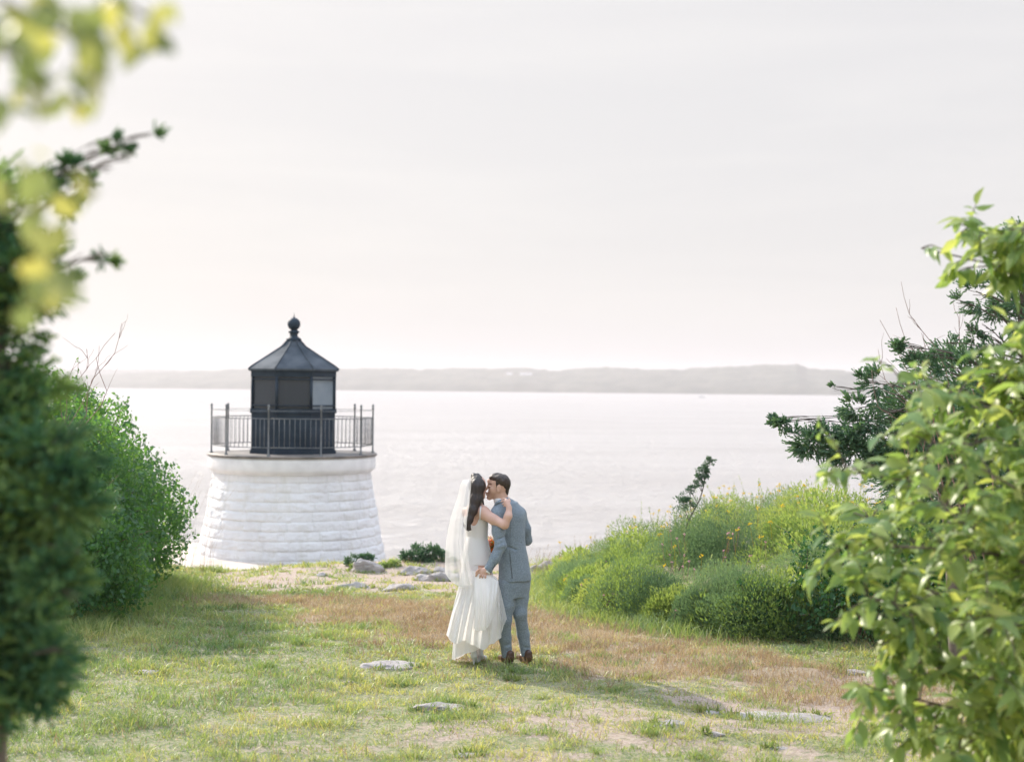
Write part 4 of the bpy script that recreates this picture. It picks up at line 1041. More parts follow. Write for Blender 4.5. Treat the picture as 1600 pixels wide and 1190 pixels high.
ROCKS = []
def rock(px, py, wpx, hpx, label, seed, depth_ratio=0.55, sink=0.35):
    # distance at which the ray meets the terrain
    d = 14.0
    for _ in range(30):
        v = at(px, py+hpx*0.4, d); zt = float(terrain(np.array(v[0]), np.array(v[1])))
        d = d*(CAM_Z - zt)/(CAM_Z - v[2])
    if py < 930: hpx *= 1.35; wpx *= 1.15
    p = at(px, py+hpx*0.4, d); rx = wpx/ppm(d)/2; rz = hpx/ppm(d); ry = rx*depth_ratio
    rng = np.random.default_rng(seed)
    nu, nv_ = 72, 40
    u = np.linspace(0, 2*math.pi, nu, endpoint=False); v = np.linspace(0, math.pi, nv_)
    Uu, Vv = np.meshgrid(u, v)
    d3 = np.stack([np.sin(Vv)*np.cos(Uu), np.sin(Vv)*np.sin(Uu), np.cos(Vv)], -1)
    # faceted: intersect with random planes
    pn = norm(rng.normal(size=(16, 3))*[1, 1, 1.2]); pd = 0.72+0.25*rng.random(16)
    dots = d3 @ pn.T
    rr = np.min(np.where(dots > 0.05, pd/np.maximum(dots, 0.05), 9), axis=-1).clip(0.5, 1.12)
    rr = rr*(1+0.30*(fbm(d3[...,0]*3.5+seed, d3[...,1]*2.5, d3[...,2]*5, 4, seed)-0.5))
    V = d3*rr[..., None]*[rx, ry, rz*1.1]
    V[..., 2] += 0.6*rz*(fbm(V[...,0]*7+seed, V[...,1]*16, octv=4, seed=seed+2)-0.5)
    base = np.array([p[0], p[1]+ry*0.5, float(terrain(np.array(p[0]), np.array(p[1]+ry*0.5)))])
    W = V.reshape(-1, 3) + base - [0, 0, rz*sink*0.9]; ROCKS.append((base[0], base[1], rx, ry))
    i, j = np.meshgrid(np.arange(nv_-1), np.arange(nu), indexing='ij'); i = i.ravel(); j = j.ravel(); j2 = (j+1) % nu
    g = G(); g.add(W, np.stack([i*nu+j, (i+1)*nu+j, (i+1)*nu+j2, i*nu+j2], 1))
    o = g.build('rock', M['rock'], None, base, smooth=True)
    tag(o, label, 'rock', 'rock outcrops on the clifftop')
for a in [(574, 887, 56, 17, 'domed grey rock just in front of the lighthouse base', 1),
          (556, 914, 48, 9, 'dark mossy low rock on the pale gravel below the domed rock', 2),
          (630, 918, 64, 11, 'flat grey ledge in the gravel between the mossy rock and the bride', 3),
          (686, 902, 66, 13, 'sloping grey ledge touching the left edge of the veil', 4),
          (648, 893, 44, 9, 'small pale ledge in front of the low cliff-edge juniper', 5),
          (690, 884, 40, 9, 'narrow pale rock just left of the veil at the cliff edge', 6),
          (846, 888, 50, 12, 'smooth pale ledge at the cliff edge right of the groom', 7),
          (850, 905, 56, 9, 'low flat ledge below the pale ledge right of the groom', 8),
          (612, 1041, 92, 10, 'long cracked grey rock in the lawn left of the bride\'s feet', 9),
          (548, 1066, 30, 6, 'small grey stone in the lawn below the cracked rock', 10),
          (690, 1105, 100, 9, 'long flat blue-grey rock in the grass below the bride', 11),
          (232, 1050, 52, 6, 'small flat stone in the shaded lawn on the left', 12),
          (1052, 1130, 64, 8, 'flat grey rock at the end of the couple\'s shadow', 13),
          (1225, 1124, 170, 10, 'broad flat pinkish ledge in the path at the right', 14),
          (1330, 1050, 66, 6, 'thin flat stone in the grass at the foot of the ivy bush', 15),
          (1110, 1112, 40, 6, 'little grey stone between the flat rock and the broad ledge', 16),
          (1115, 1146, 36, 6, 'small pale stone below the broad ledge in the path', 17),
          (1215, 1168, 40, 6, 'bluish stone near the bottom edge right of centre', 18),
          (735, 1180, 46, 6, 'flat stone at the bottom edge below the couple', 19),
          (500, 898, 22, 5, 'tiny stone at the gravel edge in front of the lighthouse', 20),
          (800, 1062, 20, 4, 'tiny stone just below the groom\'s shoes', 21)]:
    rock(*a)

def fringe():
    rng = np.random.default_rng(66); g = G()
    for (cx_, cy_, rx_, ry_) in ROCKS:
        n_ = int(500*rx_)+60; a = rng.random(n_)*2*math.pi; cl = fbm(np.cos(a)*2+cx_, np.sin(a)*2+cy_, octv=2, seed=4) > 0.47
        a = a[cl]; n_ = len(a); k = 0.88+0.22*rng.random(n_)
        xx = cx_ + rx_*np.cos(a)*k; yy = cy_ + ry_*np.sin(a)*k; h = 0.03+0.06*rng.random(n_)
        P = np.stack([xx, yy, terrain(xx, yy)-.005], 1); D = norm(rng.normal(size=(n_, 3))*0.4 + [0, 0, 1]); add_diamonds(g, P, D, norm(np.cross(D, rng.normal(size=(n_, 3)))), h, 0.008, np.clip(0.4+0.25*rng.normal(size=n_), 0, 1), 0.3)
    tag(g.build('rock_edge_grass', M['grass'], None, (0, 0, 0)), 'blades of grass growing over the edges of the rocks', 'grass', kind='stuff')
fringe()

# ------------------------------------------------------------------ walkway beside the tower
M['concrete'] = simple('concrete', (0.42, 0.35, 0.30), (0.60, 0.52, 0.46), 1.2, 0.85, 0.3, 30)
g = G(); box(g, (-8.6, 32.1, -1.32), (7.6, 5.2, 0.22)); g.build('walkway', M['concrete'], None, (0, 0, 0), smooth=False, kind='structure')

# ------------------------------------------------------------------ lighthouse
LX, LY = -4.93, 33.0
m, n, out = newmat('whitewashed_stone')
b = n.nodes.new("ShaderNodeBsdfPrincipled"); b.inputs['Roughness'].default_value = 0.7
a1 = noise_node(n, 1.3, 6, 0.6, vec_scale=(1, 1, 0.5)); a2 = noise_node(n, 18, 6, 0.7)
r1 = ramp(n, [(0.30, (0.64, 0.63, 0.645)), (0.5, (0.75, 0.74, 0.755)), (0.7, (0.81, 0.80, 0.815))], a1.outputs['Fac'])
ga = n.nodes.new("ShaderNodeAttribute"); ga.attribute_name = 'groove'
mx = n.nodes.new("ShaderNodeMix"); mx.data_type = 'RGBA'; n.links.new(ga.outputs['Fac'], mx.inputs[0]); n.links.new(r1.outputs[0], mx.inputs[6]); mx.inputs[7].default_value = (0.62, 0.61, 0.60, 1)
bp = n.nodes.new("ShaderNodeBump"); bp.inputs['Strength'].default_value = 0.6; bp.inputs['Distance'].default_value = 0.03
n.links.new(a2.outputs['Fac'], bp.inputs['Height']); n.links.new(bp.outputs[0], b.inputs['Normal'])
a3 = noise_node(n, 2.6, 7, 0.65, vec_scale=(1, 1, 0.22)); r3 = ramp(n, [(0.52, (1, 1, 1)), (0.66, (0.86, 0.85, 0.80)), (0.78, (0.74, 0.70, 0.62))], a3.outputs['Fac'])
m3 = n.nodes.new("ShaderNodeMix"); m3.data_type = 'RGBA'; m3.blend_type = 'MULTIPLY'; m3.inputs[0].default_value = 0.8
n.links.new(mx.outputs[2], m3.inputs[6]); n.links.new(r3.outputs[0], m3.inputs[7])
n.links.new(m3.outputs[2], b.inputs['Base Color']); n.links.new(b.outputs[0], out.inputs['Surface']); M['white_stone'] = m
M['white_paint'] = simple('white_paint', (0.70, 0.69, 0.70), (0.82, 0.81, 0.82), 3, 0.6, 0.2, 20)
M['black_iron'] = simple('black_iron', (0.014, 0.026, 0.042), (0.030, 0.046, 0.068), 3, 0.6, 0.2, 20, spec=0.25)
M['roof_iron'] = simple('roof_iron', (0.04, 0.052, 0.068), (0.11, 0.125, 0.145), 2.2, 0.8, 0.15, 14, spec=0.15)
M['rail_iron'] = simple('rail_iron', (0.09, 0.10, 0.11), (0.18, 0.19, 0.20), 8, 0.5)
M['pale_pane'] = simple('pale_pane', (0.17, 0.215, 0.26), (0.22, 0.265, 0.31), 2, 0.35)
M['deck_iron'] = simple('deck_iron', (0.10, 0.09, 0.085), (0.22, 0.19, 0.17), 3, 0.55)
m, n, out = newmat('lantern_glass')
b = n.nodes.new("ShaderNodeBsdfPrincipled"); b.inputs['Base Color'].default_value = (0.05, 0.06, 0.075, 1); b.inputs['Roughness'].default_value = 0.12
b.inputs['Alpha'].default_value = 0.75
n.links.new(b.outputs[0], out.inputs['Surface']); M['glass'] = m

TOPZ = 1.02
lh = empty('lighthouse', (LX, LY, -1.25), 'short white stone lighthouse with black octagonal lantern and railed gallery', 'lighthouse')
# tower: rusticated granite courses in real relief
def tower():
    z0, z1 = -6.5, TOPZ-0.37
    nA, nZ = 760, 560
    a = np.arange(nA)/nA*2*math.pi; z = np.linspace(z0, z1, nZ)
    A, Z = np.meshgrid(a, z)
    rb = 1.74 + (z1-Z)*0.182
    ch = 0.205
    c = (z1-Z)/ch; ci = np.floor(c); fz = c-ci
    nb = 22; off = _hash(ci, ci*0, ci*0, 4)
    q = A/(2*math.pi)*nb + off + 0.0
    q = q + 0.18*np.sin(q*2.1+ci)
    bi = np.floor(q); fa = q-bi
    ez = np.minimum(fz, 1-fz)*ch; ea = np.minimum(fa, 1-fa)*(2*math.pi*1.9/nb)
    e = np.minimum(ez, ea*1.4)
    bulge = sstep(0, 0.035, e)
    rough = fbm(A*9, Z*9, ci*3.7+bi*1.3, 4, 8)-0.5
    bh = _hash(bi, ci, ci*0, 9)
    disp = 0.011*bulge*(0.3+1.4*bh) + 0.05*rough*(0.5+0.5*bulge)
    rr = rb - 0.015 + disp + 0.007*np.sin(fz*math.pi)
    V = np.stack([LX + rr*np.sin(A), LY - rr*np.cos(A), Z], -1).reshape(-1, 3)
    i, j = np.meshgrid(np.arange(nZ-1), np.arange(nA), indexing='ij'); i = i.ravel(); j = j.ravel(); j2 = (j+1) % nA
    g = G(); g.add(V, np.stack([i*nA+j, i*nA+j2, (i+1)*nA+j2, (i+1)*nA+j], 1))
    o = g.build('tower', M['white_stone'], lh)
    at_ = o.data.attributes.new('groove', 'FLOAT', 'POINT'); at_.data.foreach_set('value', (sstep(0.02, 0.0, e)*0.55*(vnoise(A*12, Z*4) > 0.35)).ravel().astype(np.float32))
tower()
# parapet drum / cornice
g = G(); lathe(g, [(1.60, TOPZ-0.44), (1.74, TOPZ-0.43), (1.80, TOPZ-0.385), (1.845, TOPZ-0.35), (1.86, TOPZ-0.30), (1.865, TOPZ-0.12), (1.85, TOPZ-0.045), (1.80, TOPZ-0.040)], 128, (LX, LY, 0)); g.build('cornice', M['white_paint'], lh)
g = G(); lathe(g, [(0.5, TOPZ-0.05), (1.885, TOPZ-0.05), (1.895, TOPZ-0.035), (1.895, TOPZ-0.012), (1.885, TOPZ), (0.0, TOPZ+0.004)], 128, (LX, LY, 0)); g.build('gallery_deck', M['deck_iron'], lh)
# lantern
RL = 1.0; OA = R(22.5) + R(-90) + R(9.5)
def octo(r, z0_, z1_, mat, nm, par, ang=OA):
    g = G(); lathe(g, [(0, z0_), (r, z0_), (r, z1_), (0, z1_)], 8, (LX, LY, 0), ang); return g.build(nm, mat, par, smooth=False)
ln = empty('lantern', (0, 0, 0)); ln.parent = lh; ln['_o'] = list(lh['_o'])
octo(RL, TOPZ+0.004, TOPZ+0.94, M['black_iron'], 'lower_wall', ln)
octo(RL+0.035, TOPZ+0.90, TOPZ+1.0, M['black_iron'], 'sill', ln)
octo(RL+0.03, TOPZ+0.004, TOPZ+0.07, M['black_iron'], 'base_ring', ln)
EZ = TOPZ+1.87
octo(RL+0.02, EZ-0.16, EZ-0.02, M['black_iron'], 'frieze', ln)
octo(0.55, TOPZ+1.0, EZ-0.16, M['black_iron'], 'lamp_housing', ln)
for k in range(8):
    a = OA + k*math.pi/4; g = G()
    tube(g, [[LX+(RL-.02)*math.cos(a), LY+(RL-.02)*math.sin(a), TOPZ+0.99], [LX+(RL-.02)*math.cos(a), LY+(RL-.02)*math.sin(a), EZ-0.15]], 0.035, 6)
    g.build('mullion', M['black_iron'], ln)
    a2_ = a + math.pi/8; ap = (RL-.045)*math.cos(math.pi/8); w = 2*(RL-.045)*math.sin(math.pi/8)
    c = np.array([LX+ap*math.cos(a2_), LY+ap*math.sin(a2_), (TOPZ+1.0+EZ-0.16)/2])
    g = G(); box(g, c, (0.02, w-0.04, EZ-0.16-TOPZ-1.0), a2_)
    pale_side = (k == 0)  # pane on this facet is opaque and paler blue-grey than the others
    g.build('pale_pane' if pale_side else 'pane', M['pale_pane'] if pale_side else M['glass'], ln, smooth=False)
# middle rail across the left pane etc.
g = G()
for zz in (TOPZ+1.07, EZ-0.22):
    pts = [[LX+(RL+.0)*math.cos(OA+k*math.pi/4), LY+(RL+.0)*math.sin(OA+k*math.pi/4), zz] for k in range(9)]
    g = G()
    for k in range(8): tube(g, [pts[k], pts[k+1]], 0.016, 6)
    g.build('glazing_bar', M['black_iron'], ln)
# roof: eight plates, slightly bell-cast, ribbed
AP = EZ+0.62
g = G(); lathe(g, [(0.2, EZ-0.03), (1.075, EZ-0.03), (1.085, EZ+0.01), (1.00, EZ+0.075), (0.62, EZ+0.31), (0.30, EZ+0.51), (0.19, AP-0.01), (0.15, AP+0.05), (0.0, AP+0.06)], 8, (LX, LY, 0), OA)
rf = g.build('roof', M['roof_iron'], ln, smooth=False)
g = G()
for k in range(8):
    a = OA + k*math.pi/4
    tube(g, [[LX+r*math.cos(a), LY+r*math.sin(a), z] for r, z in [(1.08, EZ+0.015), (1.0, EZ+0.08), (0.62, EZ+0.315), (0.30, EZ+0.515), (0.17, AP+0.03)]], 0.017, 5)
g.build('roof_ribs', M['roof_iron'], ln)
g = G()
prof = [(0.16, AP+0.02), (0.175, AP+0.07), (0.15, AP+0.09), (0.10, AP+0.12), (0.085, AP+0.16), (0.095, AP+0.20), (0.125, AP+0.22), (0.125, AP+0.245), (0.09, AP+0.265), (0.07, AP+0.29)]
bc = AP+0.41
prof += [(0.145*math.sin(t), bc-0.145*math.cos(t)) for t in np.linspace(0.5, 3.0, 14)] + [(0.02, bc+0.16), (0.008, bc+0.18), (0.003, bc+0.25), (0.0, bc+0.26)]
lathe(g, prof, 32, (LX, LY, 0)); g.build('ball_finial', M['black_iron'], ln)
# railing
rl = empty('gallery_railing', (0, 0, 0)); rl.parent = lh; rl['_o'] = list(lh['_o'])
RR = 1.80; PA = [R(-8.1 + 36*k) for k in range(10)]
def rpt(a, r=RR, z=0): return np.array([LX + r*math.sin(a), LY - r*math.cos(a), z])
g0 = G(); pz = [(0.04, 0), (0.04, 0.025), (0.019, 0.05), (0.017, 0.98), (0.028, 0.99), (0.028, 1.01), (0.014, 1.03), (0.028, 1.06), (0.028, 1.075), (0.009, 1.10), (0.0, 1.12)]
lathe(g0, pz, 10, (LX, LY, TOPZ))
post0 = None
lo = np.array(lh['_o'])
for k, a in enumerate(PA):
    p = rpt(a)
    if post0 is None:
        g0 = G(); lathe(g0, pz, 10, (0, 0, 0)); post0 = g0.build('post', M['rail_iron'], rl, (0, 0, 0)); o = post0
    else:
        o = post0.copy(); col.objects.link(o); o.parent = rl
    o.location = (p[0]-lo[0], p[1]-lo[1], TOPZ-lo[2])
for zz, r_ in ((TOPZ+0.965, 0.0055), (TOPZ+0.80, 0.011), (TOPZ+0.18, 0.011)):
    g = G()
    for k in range(10):
        a, b_ = rpt(PA[k], z=zz), rpt(PA[(k+1) % 10], z=zz); tube(g, [a, b_], r_, 6)
    g.build('rail', M['rail_iron'], rl)
bal0 = None
for k in range(10):
    a, b_ = rpt(PA[k]), rpt(PA[(k+1) % 10])
    for q in range(9):
        t_ = (q+1)/10; p = a*(1-t_) + b_*t_
        if bal0 is None:
            g0 = G(); tube(g0, [[0, 0, 0.18], [0, 0, 0.80]], 0.007, 6); bal0 = g0.build('baluster', M['rail_iron'], rl, (0, 0, 0)); o = bal0
        else:
            o = bal0.copy(); col.objects.link(o); o.parent = rl
        o.location = (p[0]-lo[0], p[1]-lo[1], TOPZ-lo[2])

# ------------------------------------------------------------------ boat and far house
M['boat_white'] = simple('boat_white', (0.75, 0.75, 0.75), (0.82, 0.82, 0.82), 1, 0.4)
M['far_roof'] = simple('far_roof', (0.22, 0.2, 0.2), (0.3, 0.28, 0.27), 1, 0.8)
p = at(1096, 621, 2050); p = np.array([p[0], p[1], WATER_Z])
bt = empty('motorboat', p, 'tiny white motorboat far out on the water near the opposite shore', 'boat')
g = G(); X = np.linspace(-5.5, 5.5, 12); sec = []
for xx in X:
    w = 1.6*(1-max(0, (xx-1)/4.6)**2); sec.append([[xx, -w, 1.3+0.08*max(xx, 0)], [xx, -w*0.6, 0.0], [xx, w*0.6, 0.0], [xx, w, 1.3+0.08*max(xx, 0)]])
V = np.array(sec).reshape(-1, 3) + p; F = []
for i in range(11):
    for j in range(4): F.append([i*4+j, i*4+(j+1) % 4, (i+1)*4+(j+1) % 4, (i+1)*4+j])
F.append([0, 1, 2, 3]); F.append([47, 46, 45, 44]); g.add(V, F); g.build('hull', M['boat_white'], bt, smooth=False)
g = G(); box(g, p+[-0.6, 0, 2.1], (3.6, 2.0, 1.6)); box(g, p+[-0.8, 0, 3.0], (4.4, 2.4, 0.18)); g.build('cabin', M['boat_white'], bt, smooth=False)
hp = at(822, 583, 3600)
for k, (dx, w, h, lab) in enumerate([(0, 30, 5, 'white house among trees on the far shore, the larger of the two'), (-42, 16, 4, 'small white house left of the larger one on the far shore')]):
    q = hp + [dx, 0, 0]; hs = empty('far_house', q - [0, 0, h], lab, 'house')
    g = G(); box(g, q-[0, 0, h/2], (w, 16, h)); g.build('wall', M['boat_white'], hs, smooth=False)
    g = G(); V = np.array([[-w/2-1, -9, 0], [w/2+1, -9, 0], [w/2+1, 9, 0], [-w/2-1, 9, 0], [-w/2, 0, 3.5], [w/2, 0, 3.5]]) + q + [0, 0, 0.02]
    g.add(V, [[0, 1, 5, 4], [2, 3, 4, 5]]); g.add(V, [[1, 2, 5], [3, 0, 4]]); g.build('roof', M['far_roof'], hs, smooth=False)

# ------------------------------------------------------------------ people
YG = 13.5
for _ in range(20):
    v = at(800, 1036, YG); YG = YG*(CAM_Z - float(terrain(np.array(v[0]), np.array(v[1]))))/(CAM_Z - v[2])
def PP(px, py, dy=0.0): return at(px, py, YG+dy)
def Z2(x, y): return 670+x/6.611, 720+y/6.611
def Z3(x, y): return 670+x/6.611, 870+y/6.611
M['skin'] = simple('skin', (0.50, 0.295, 0.215), (0.60, 0.37, 0.28), 6, 0.5, 0.1, 60)
M['skin_pale'] = simple('skin_pale', (0.58, 0.35, 0.275), (0.68, 0.43, 0.35), 6, 0.5, 0.1, 60)
M['suit'] = simple('suit', (0.165, 0.205, 0.25), (0.245, 0.295, 0.345), 90, 0.85, 0.25, 160, sheen=0.2, detail=3, spec=0.25)
M['suit_dark'] = simple('suit_dark', (0.08, 0.095, 0.11), (0.10, 0.115, 0.13), 90, 0.9)
M['shirt'] = simple('shirt', (0.78, 0.78, 0.80), (0.84, 0.84, 0.86), 30, 0.7)
M['brown_leather'] = simple('brown_leather', (0.050, 0.024, 0.017), (0.11, 0.052, 0.034), 12, 0.28, 0.1, 40)
def hairmat(nm, c1, c2):
    m, n, out = newmat(nm); b = n.nodes.new("ShaderNodeBsdfPrincipled"); b.inputs['Roughness'].default_value = 0.42
    nz = noise_node(n, 60, 4, 0.6, vec_scale=(1, 1, 0.12)); r = ramp(n, [(0.3, c1), (0.7, c2)], nz.outputs['Fac'])
    bp = n.nodes.new("ShaderNodeBump"); bp.inputs['Strength'].default_value = 0.8; bp.inputs['Distance'].default_value = 0.01
    n.links.new(nz.outputs['Fac'], bp.inputs['Height']); n.links.new(bp.outputs[0], b.inputs['Normal'])
    n.links.new(r.outputs[0], b.inputs['Base Color']); n.links.new(b.outputs[0], out.inputs['Surface']); return m
M['hair_dark'] = hairmat('hair_dark', (0.014, 0.010, 0.010), (0.05, 0.034, 0.030))
M['hair_brown'] = hairmat('hair_brown', (0.018, 0.012, 0.010), (0.06, 0.038, 0.028))
def clothmat(nm, colr, trans, alpha=0.0, rough=0.6):
    m, n, out = newmat(nm); b = n.nodes.new("ShaderNodeBsdfPrincipled"); b.inputs['Base Color'].default_value = (*colr, 1); b.inputs['Roughness'].default_value = rough
    b.inputs['Sheen Weight'].default_value = 0.2; b.inputs['Specular IOR Level'].default_value = 0.3
    nz = noise_node(n, 7, 4, 0.5, vec_scale=(1, 1, 0.4)); r = ramp(n, [(0.3, tuple(c*0.94 for c in colr)), (0.7, colr)], nz.outputs['Fac']); n.links.new(r.outputs[0], b.inputs['Base Color'])
    t = n.nodes.new("ShaderNodeBsdfTranslucent"); t.inputs['Color'].default_value = (*colr, 1)
    ms = n.nodes.new("ShaderNodeMixShader"); ms.inputs[0].default_value = trans
    n.links.new(b.outputs[0], ms.inputs[1]); n.links.new(t.outputs[0], ms.inputs[2]); s = ms.outputs[0]
    if alpha:
        tr = n.nodes.new("ShaderNodeBsdfTransparent"); m2 = n.nodes.new("ShaderNodeMixShader"); m2.inputs[0].default_value = alpha
        n.links.new(s, m2.inputs[1]); n.links.new(tr.outputs[0], m2.inputs[2]); s = m2.outputs[0]
    n.links.new(s, out.inputs['Surface']); return m
M['satin'] = clothmat('satin', (0.92, 0.905, 0.91), 0.30)
M['chiffon'] = clothmat('chiffon', (0.92, 0.90, 0.90), 0.35, 0.08)
M['tulle'] = clothmat('tulle', (0.89, 0.875, 0.875), 0.45, 0.40)
M['white_shoe'] = simple('white_shoe', (0.66, 0.68, 0.72), (0.76, 0.78, 0.82), 20, 0.35)
M['orange_petal'] = leafmat('orange_petal', [(0, (0.75, 0.16, 0.03)), (1, (0.85, 0.36, 0.08))], 0.4, (1.1, 0.9, 0.7), 0.6, 0.2)
M['cream_petal'] = leafmat('cream_petal', [(0, (0.80, 0.62, 0.50)), (1, (0.86, 0.78, 0.70))], 0.4, (1.05, 1, 0.95), 0.6, 0.2)

def lv(rows, dys=0.0):
    return [(PP(r[1], r[0], r[4] if len(r) > 4 else dys)[2], PP(r[1], r[0], r[4] if len(r) > 4 else dys)[0], PP(r[1], r[0], r[4] if len(r) > 4 else dys)[1], r[2], r[3]) for r in rows]
def pc(lst): return [PP(*q) for q in lst]
def bvh_of(g):
    V = g.arrays(); F = np.concatenate(g.F4); return BVHTree.FromPolygons([tuple(v) for v in V], [tuple(f) for f in F])
CAMP = np.array([0, 0, CAM_Z])
def on(bvh, px, py, lift=0.002):
    d = norm(at(px, py, 5.0) - CAMP); h = bvh.ray_cast(Vector(CAMP), Vector(d), 40)
    return None if h[0] is None else np.array(h[0]) + np.array(h[1])*lift*(1 if np.dot(h[1], d) < 0 else -1)
def on_line(g, bvh, pts, r, n=24, lift=0.001):
    q = smooth_pts(np.array([[a, b, 0] for a, b in pts], float), n)
    w = [on(bvh, a[0], a[1], lift) for a in q]; w = [x for x in w if x is not None]
    if len(w) > 3:
        tube(g, smooth_pts(w, n), r, 5)

def hand(s, wrist, palm, fingers, thumb, rp=0.030, rf=0.0085):
    """palm flattened between wrist and knuckles, five separate chains"""
    for f in fingers:
        s.rc(wrist, f[0], rp*0.62, rf*1.35, 0.012)
    s.rc(wrist, palm, rp*0.75, rp*0.8, 0.02)
    for f in fingers + [thumb]:
        rr = [rf*1.15, rf*1.02, rf*0.95, rf*0.78][:len(f)]
        s.chain(f, rr, 0.005)

# ---------- groom
GB = PP(805, 1036); GB[2] = float(terrain(np.array(GB[0]), np.array(GB[1])))
groom = empty('person', GB, 'man in a blue-grey suit and brown shoes kissing the woman in white', 'person')
H5 = 0.0055
lo = PP(735, 1045, -.5); hi = PP(850, 730, .6)
lo = np.minimum(lo, hi) ; hi_ = np.maximum(PP(735, 1045, -.5), PP(850, 730, .6))
def new_sdf(x0, x1, y0, y1, d0, d1, h=H5):
    c = [PP(a, b, d) for a in (x0, x1) for b in (y0, y1) for d in (d0, d1)]
    return SDF(np.min(c, axis=0), np.max(c, axis=0), h)
YAW = R(36)
gt_rows = [(930, 804, .140, .115), (906, 804, .150, .118), (880, 803, .145, .112), (850, 799.5, .128, .104), (825, 797, .146, .108), (805, 795.5, .162, .110), (793, 793.5, .140, .095), (785, 790, .090, .075)]
armL = pc([(777, 806, -.11), (779, 830, -.16), (782, 852, -.20), (773, 872, -.225), (764.5, 886, -.24)]); rL = [.064, .057, .051, .046, .040]
armR = pc([(811, 804, .11), (820, 826, .13), (823, 843, .16), (806, 850, .38)]); rR = [.062, .056, .049, .040]
legL = pc([(792, 912, -.05), (790.5, 945, -.06), (789, 968, -.07), (789, 996, -.03), (792, 1023, -.02)]); rl_ = [.088, .076, .061, .055, .048]
legR = pc([(814, 908, .04), (812, 935, .02), (812.5, 958, .00), (817.5, 990, .05), (822, 1023, .06)]); rr_ = [.090, .080, .065, .056, .048]
# body: head, neck, trunk, limbs, hands in one surface
s = new_sdf(738, 850, 735, 1042, -.42, .62, 0.0050)
hd = lambda x, y, d=0.0: PP(x, y, d+0.02)
s.ell(hd(781.5, 755.5), (.090, .074, .088), 0.02)
s.ell(hd(775, 765), (.066, .060, .072), 0.03)
s.rc(hd(772, 768), hd(765, 776.5), .048, .026, 0.03)          # jaw and chin
s.ell(hd(764.6, 777.2), (.022, .020, .017), 0.012)
s.rc(hd(764.5, 751), hd(765, 757), .020, .016, 0.02)           # brow
s.rc(hd(763.5, 758), hd(759.6, 764.4), .0095, .0115, 0.008)    # nose
s.ell(hd(760.2, 769.4), (.013, .018, .007), 0.006)             # lips
s.ell(hd(760.8, 772.2), (.013, .017, .007), 0.006)
s.rc(hd(765, 758.6, -.035), hd(766.5, 759, -.045), .010, .008, 0.004, cut=True)
s.ell(hd(764.6, 759.6, -.036), (.011, .011, .009), 0.004)
s.ell(hd(770, 766, -.040), (.030, .022, .030), 0.02)           # cheek
ear = hd(779.2, 763.5, -.078)
s.ell(ear, (.020, .010, .032), 0.008); s.ell(ear + [-.003, -.012, .002], (.009, .006, .015), 0.004, cut=True); s.ell(ear+[-.002, -.002, -.026], (.010, .008, .010), 0.006)
s.chain([hd(781, 766, .0), PP(783, 778, .02), PP(788, 789, .01)], [.056, .058, .064], 0.03)
s.loft([(a, b, c, d-.02, e-.02) for a, b, c, d, e in lv(gt_rows)], YAW, 0.04)
s.chain(armL, [r-.020 for r in rL], 0.03); s.chain(armR, [r-.018 for r in rR], 0.03)
s.chain(legL, [r-.014 for r in rl_], 0.03); s.chain(legR, [r-.014 for r in rr_], 0.03)
def h3(x, y, d): a, b = Z3(x, y); return PP(a, b, d)
wr = PP(763, 888.5, -.245)
s.rc(armL[-1], wr, .028, .027, 0.02)
hand(s, wr, h3(545, 150, -.26),
     [[h3(522, 150, -.275), h3(500, 170, -.290), h3(486, 194, -.288)],
      [h3(545, 165, -.280), h3(532, 190, -.300), h3(527, 216, -.290)],
      [h3(566, 172, -.275), h3(556, 200, -.300), h3(552, 222, -.290)],
      [h3(590, 170, -.265), h3(584, 205, -.288), h3(574, 236, -.280)]],
     [h3(545, 120, -.262), h3(515, 128, -.285), h3(494, 150, -.292), h3(487, 168, -.290)])
wr2 = PP(803, 851, .42); s.rc(armR[-1], wr2, .028, .027, 0.02)
hand(s, wr2, PP(797, 852, .46), [[PP(794, 849+i*3, .47), PP(789, 850+i*3, .50), PP(787, 853+i*2.6, .50)] for i in range(4)], [PP(799, 847, .44), PP(794, 844, .46), PP(791, 845, .48)])
for (hx, hd_, tx, td) in ((797, -.05, 783, .15), (825, .03, 811, .22)):
    s.rc(PP(hx, 1029, hd_), PP(tx, 1031, td), .034, .028, 0.03)
gbody = s.geo(); gbody.build('body', M['skin'], groom)
# hair
s = new_sdf(755, 805, 732, 785, -.16, .16, 0.004)
s.ell(hd(784.5, 752.5), (.073, .080, .073), 0.02)
s.rc(hd(788, 757), hd(788.5, 770), .056, .036, 0.03)
s.rc(hd(775, 745.5), hd(767.5, 745.5), .036, .020, 0.03)
s.rc(hd(772, 742.5), hd(780, 743), .018, .024, 0.02)
s.rc(hd(770.5, 745.5, -.02), hd(779, 748, -.04), .026, .036, 0.02)
s.ell(hd(778.5, 765.5, -.082), (.030, .034, .034), 0.006, cut=True)
s.ell(hd(762.5, 765.5, -.02), (.066, .12, .092), 0.006, cut=True)
s.chain([hd(779.5, 749, -.050), hd(777, 755, -.060), hd(776.2, 761.5, -.064)], [.020, .014, .007], 0.010)
s.noise(0.006, 38, 3)
s.geo().build('hair', M['hair_brown'], groom)
g = G()
bb = bvh_of(gbody)
on_line(g, bb, [(762.8, 756.6), (765, 755.2), (768.5, 755.6)], .0030, 8); g.build('eyebrow', M['hair_brown'], groom)
g = G(); on_line(g, bb, [(762.8, 760.2), (764.5, 761.0), (766.5, 760.4)], .0018, 8); g.build('eyelash', M['hair_brown'], groom)
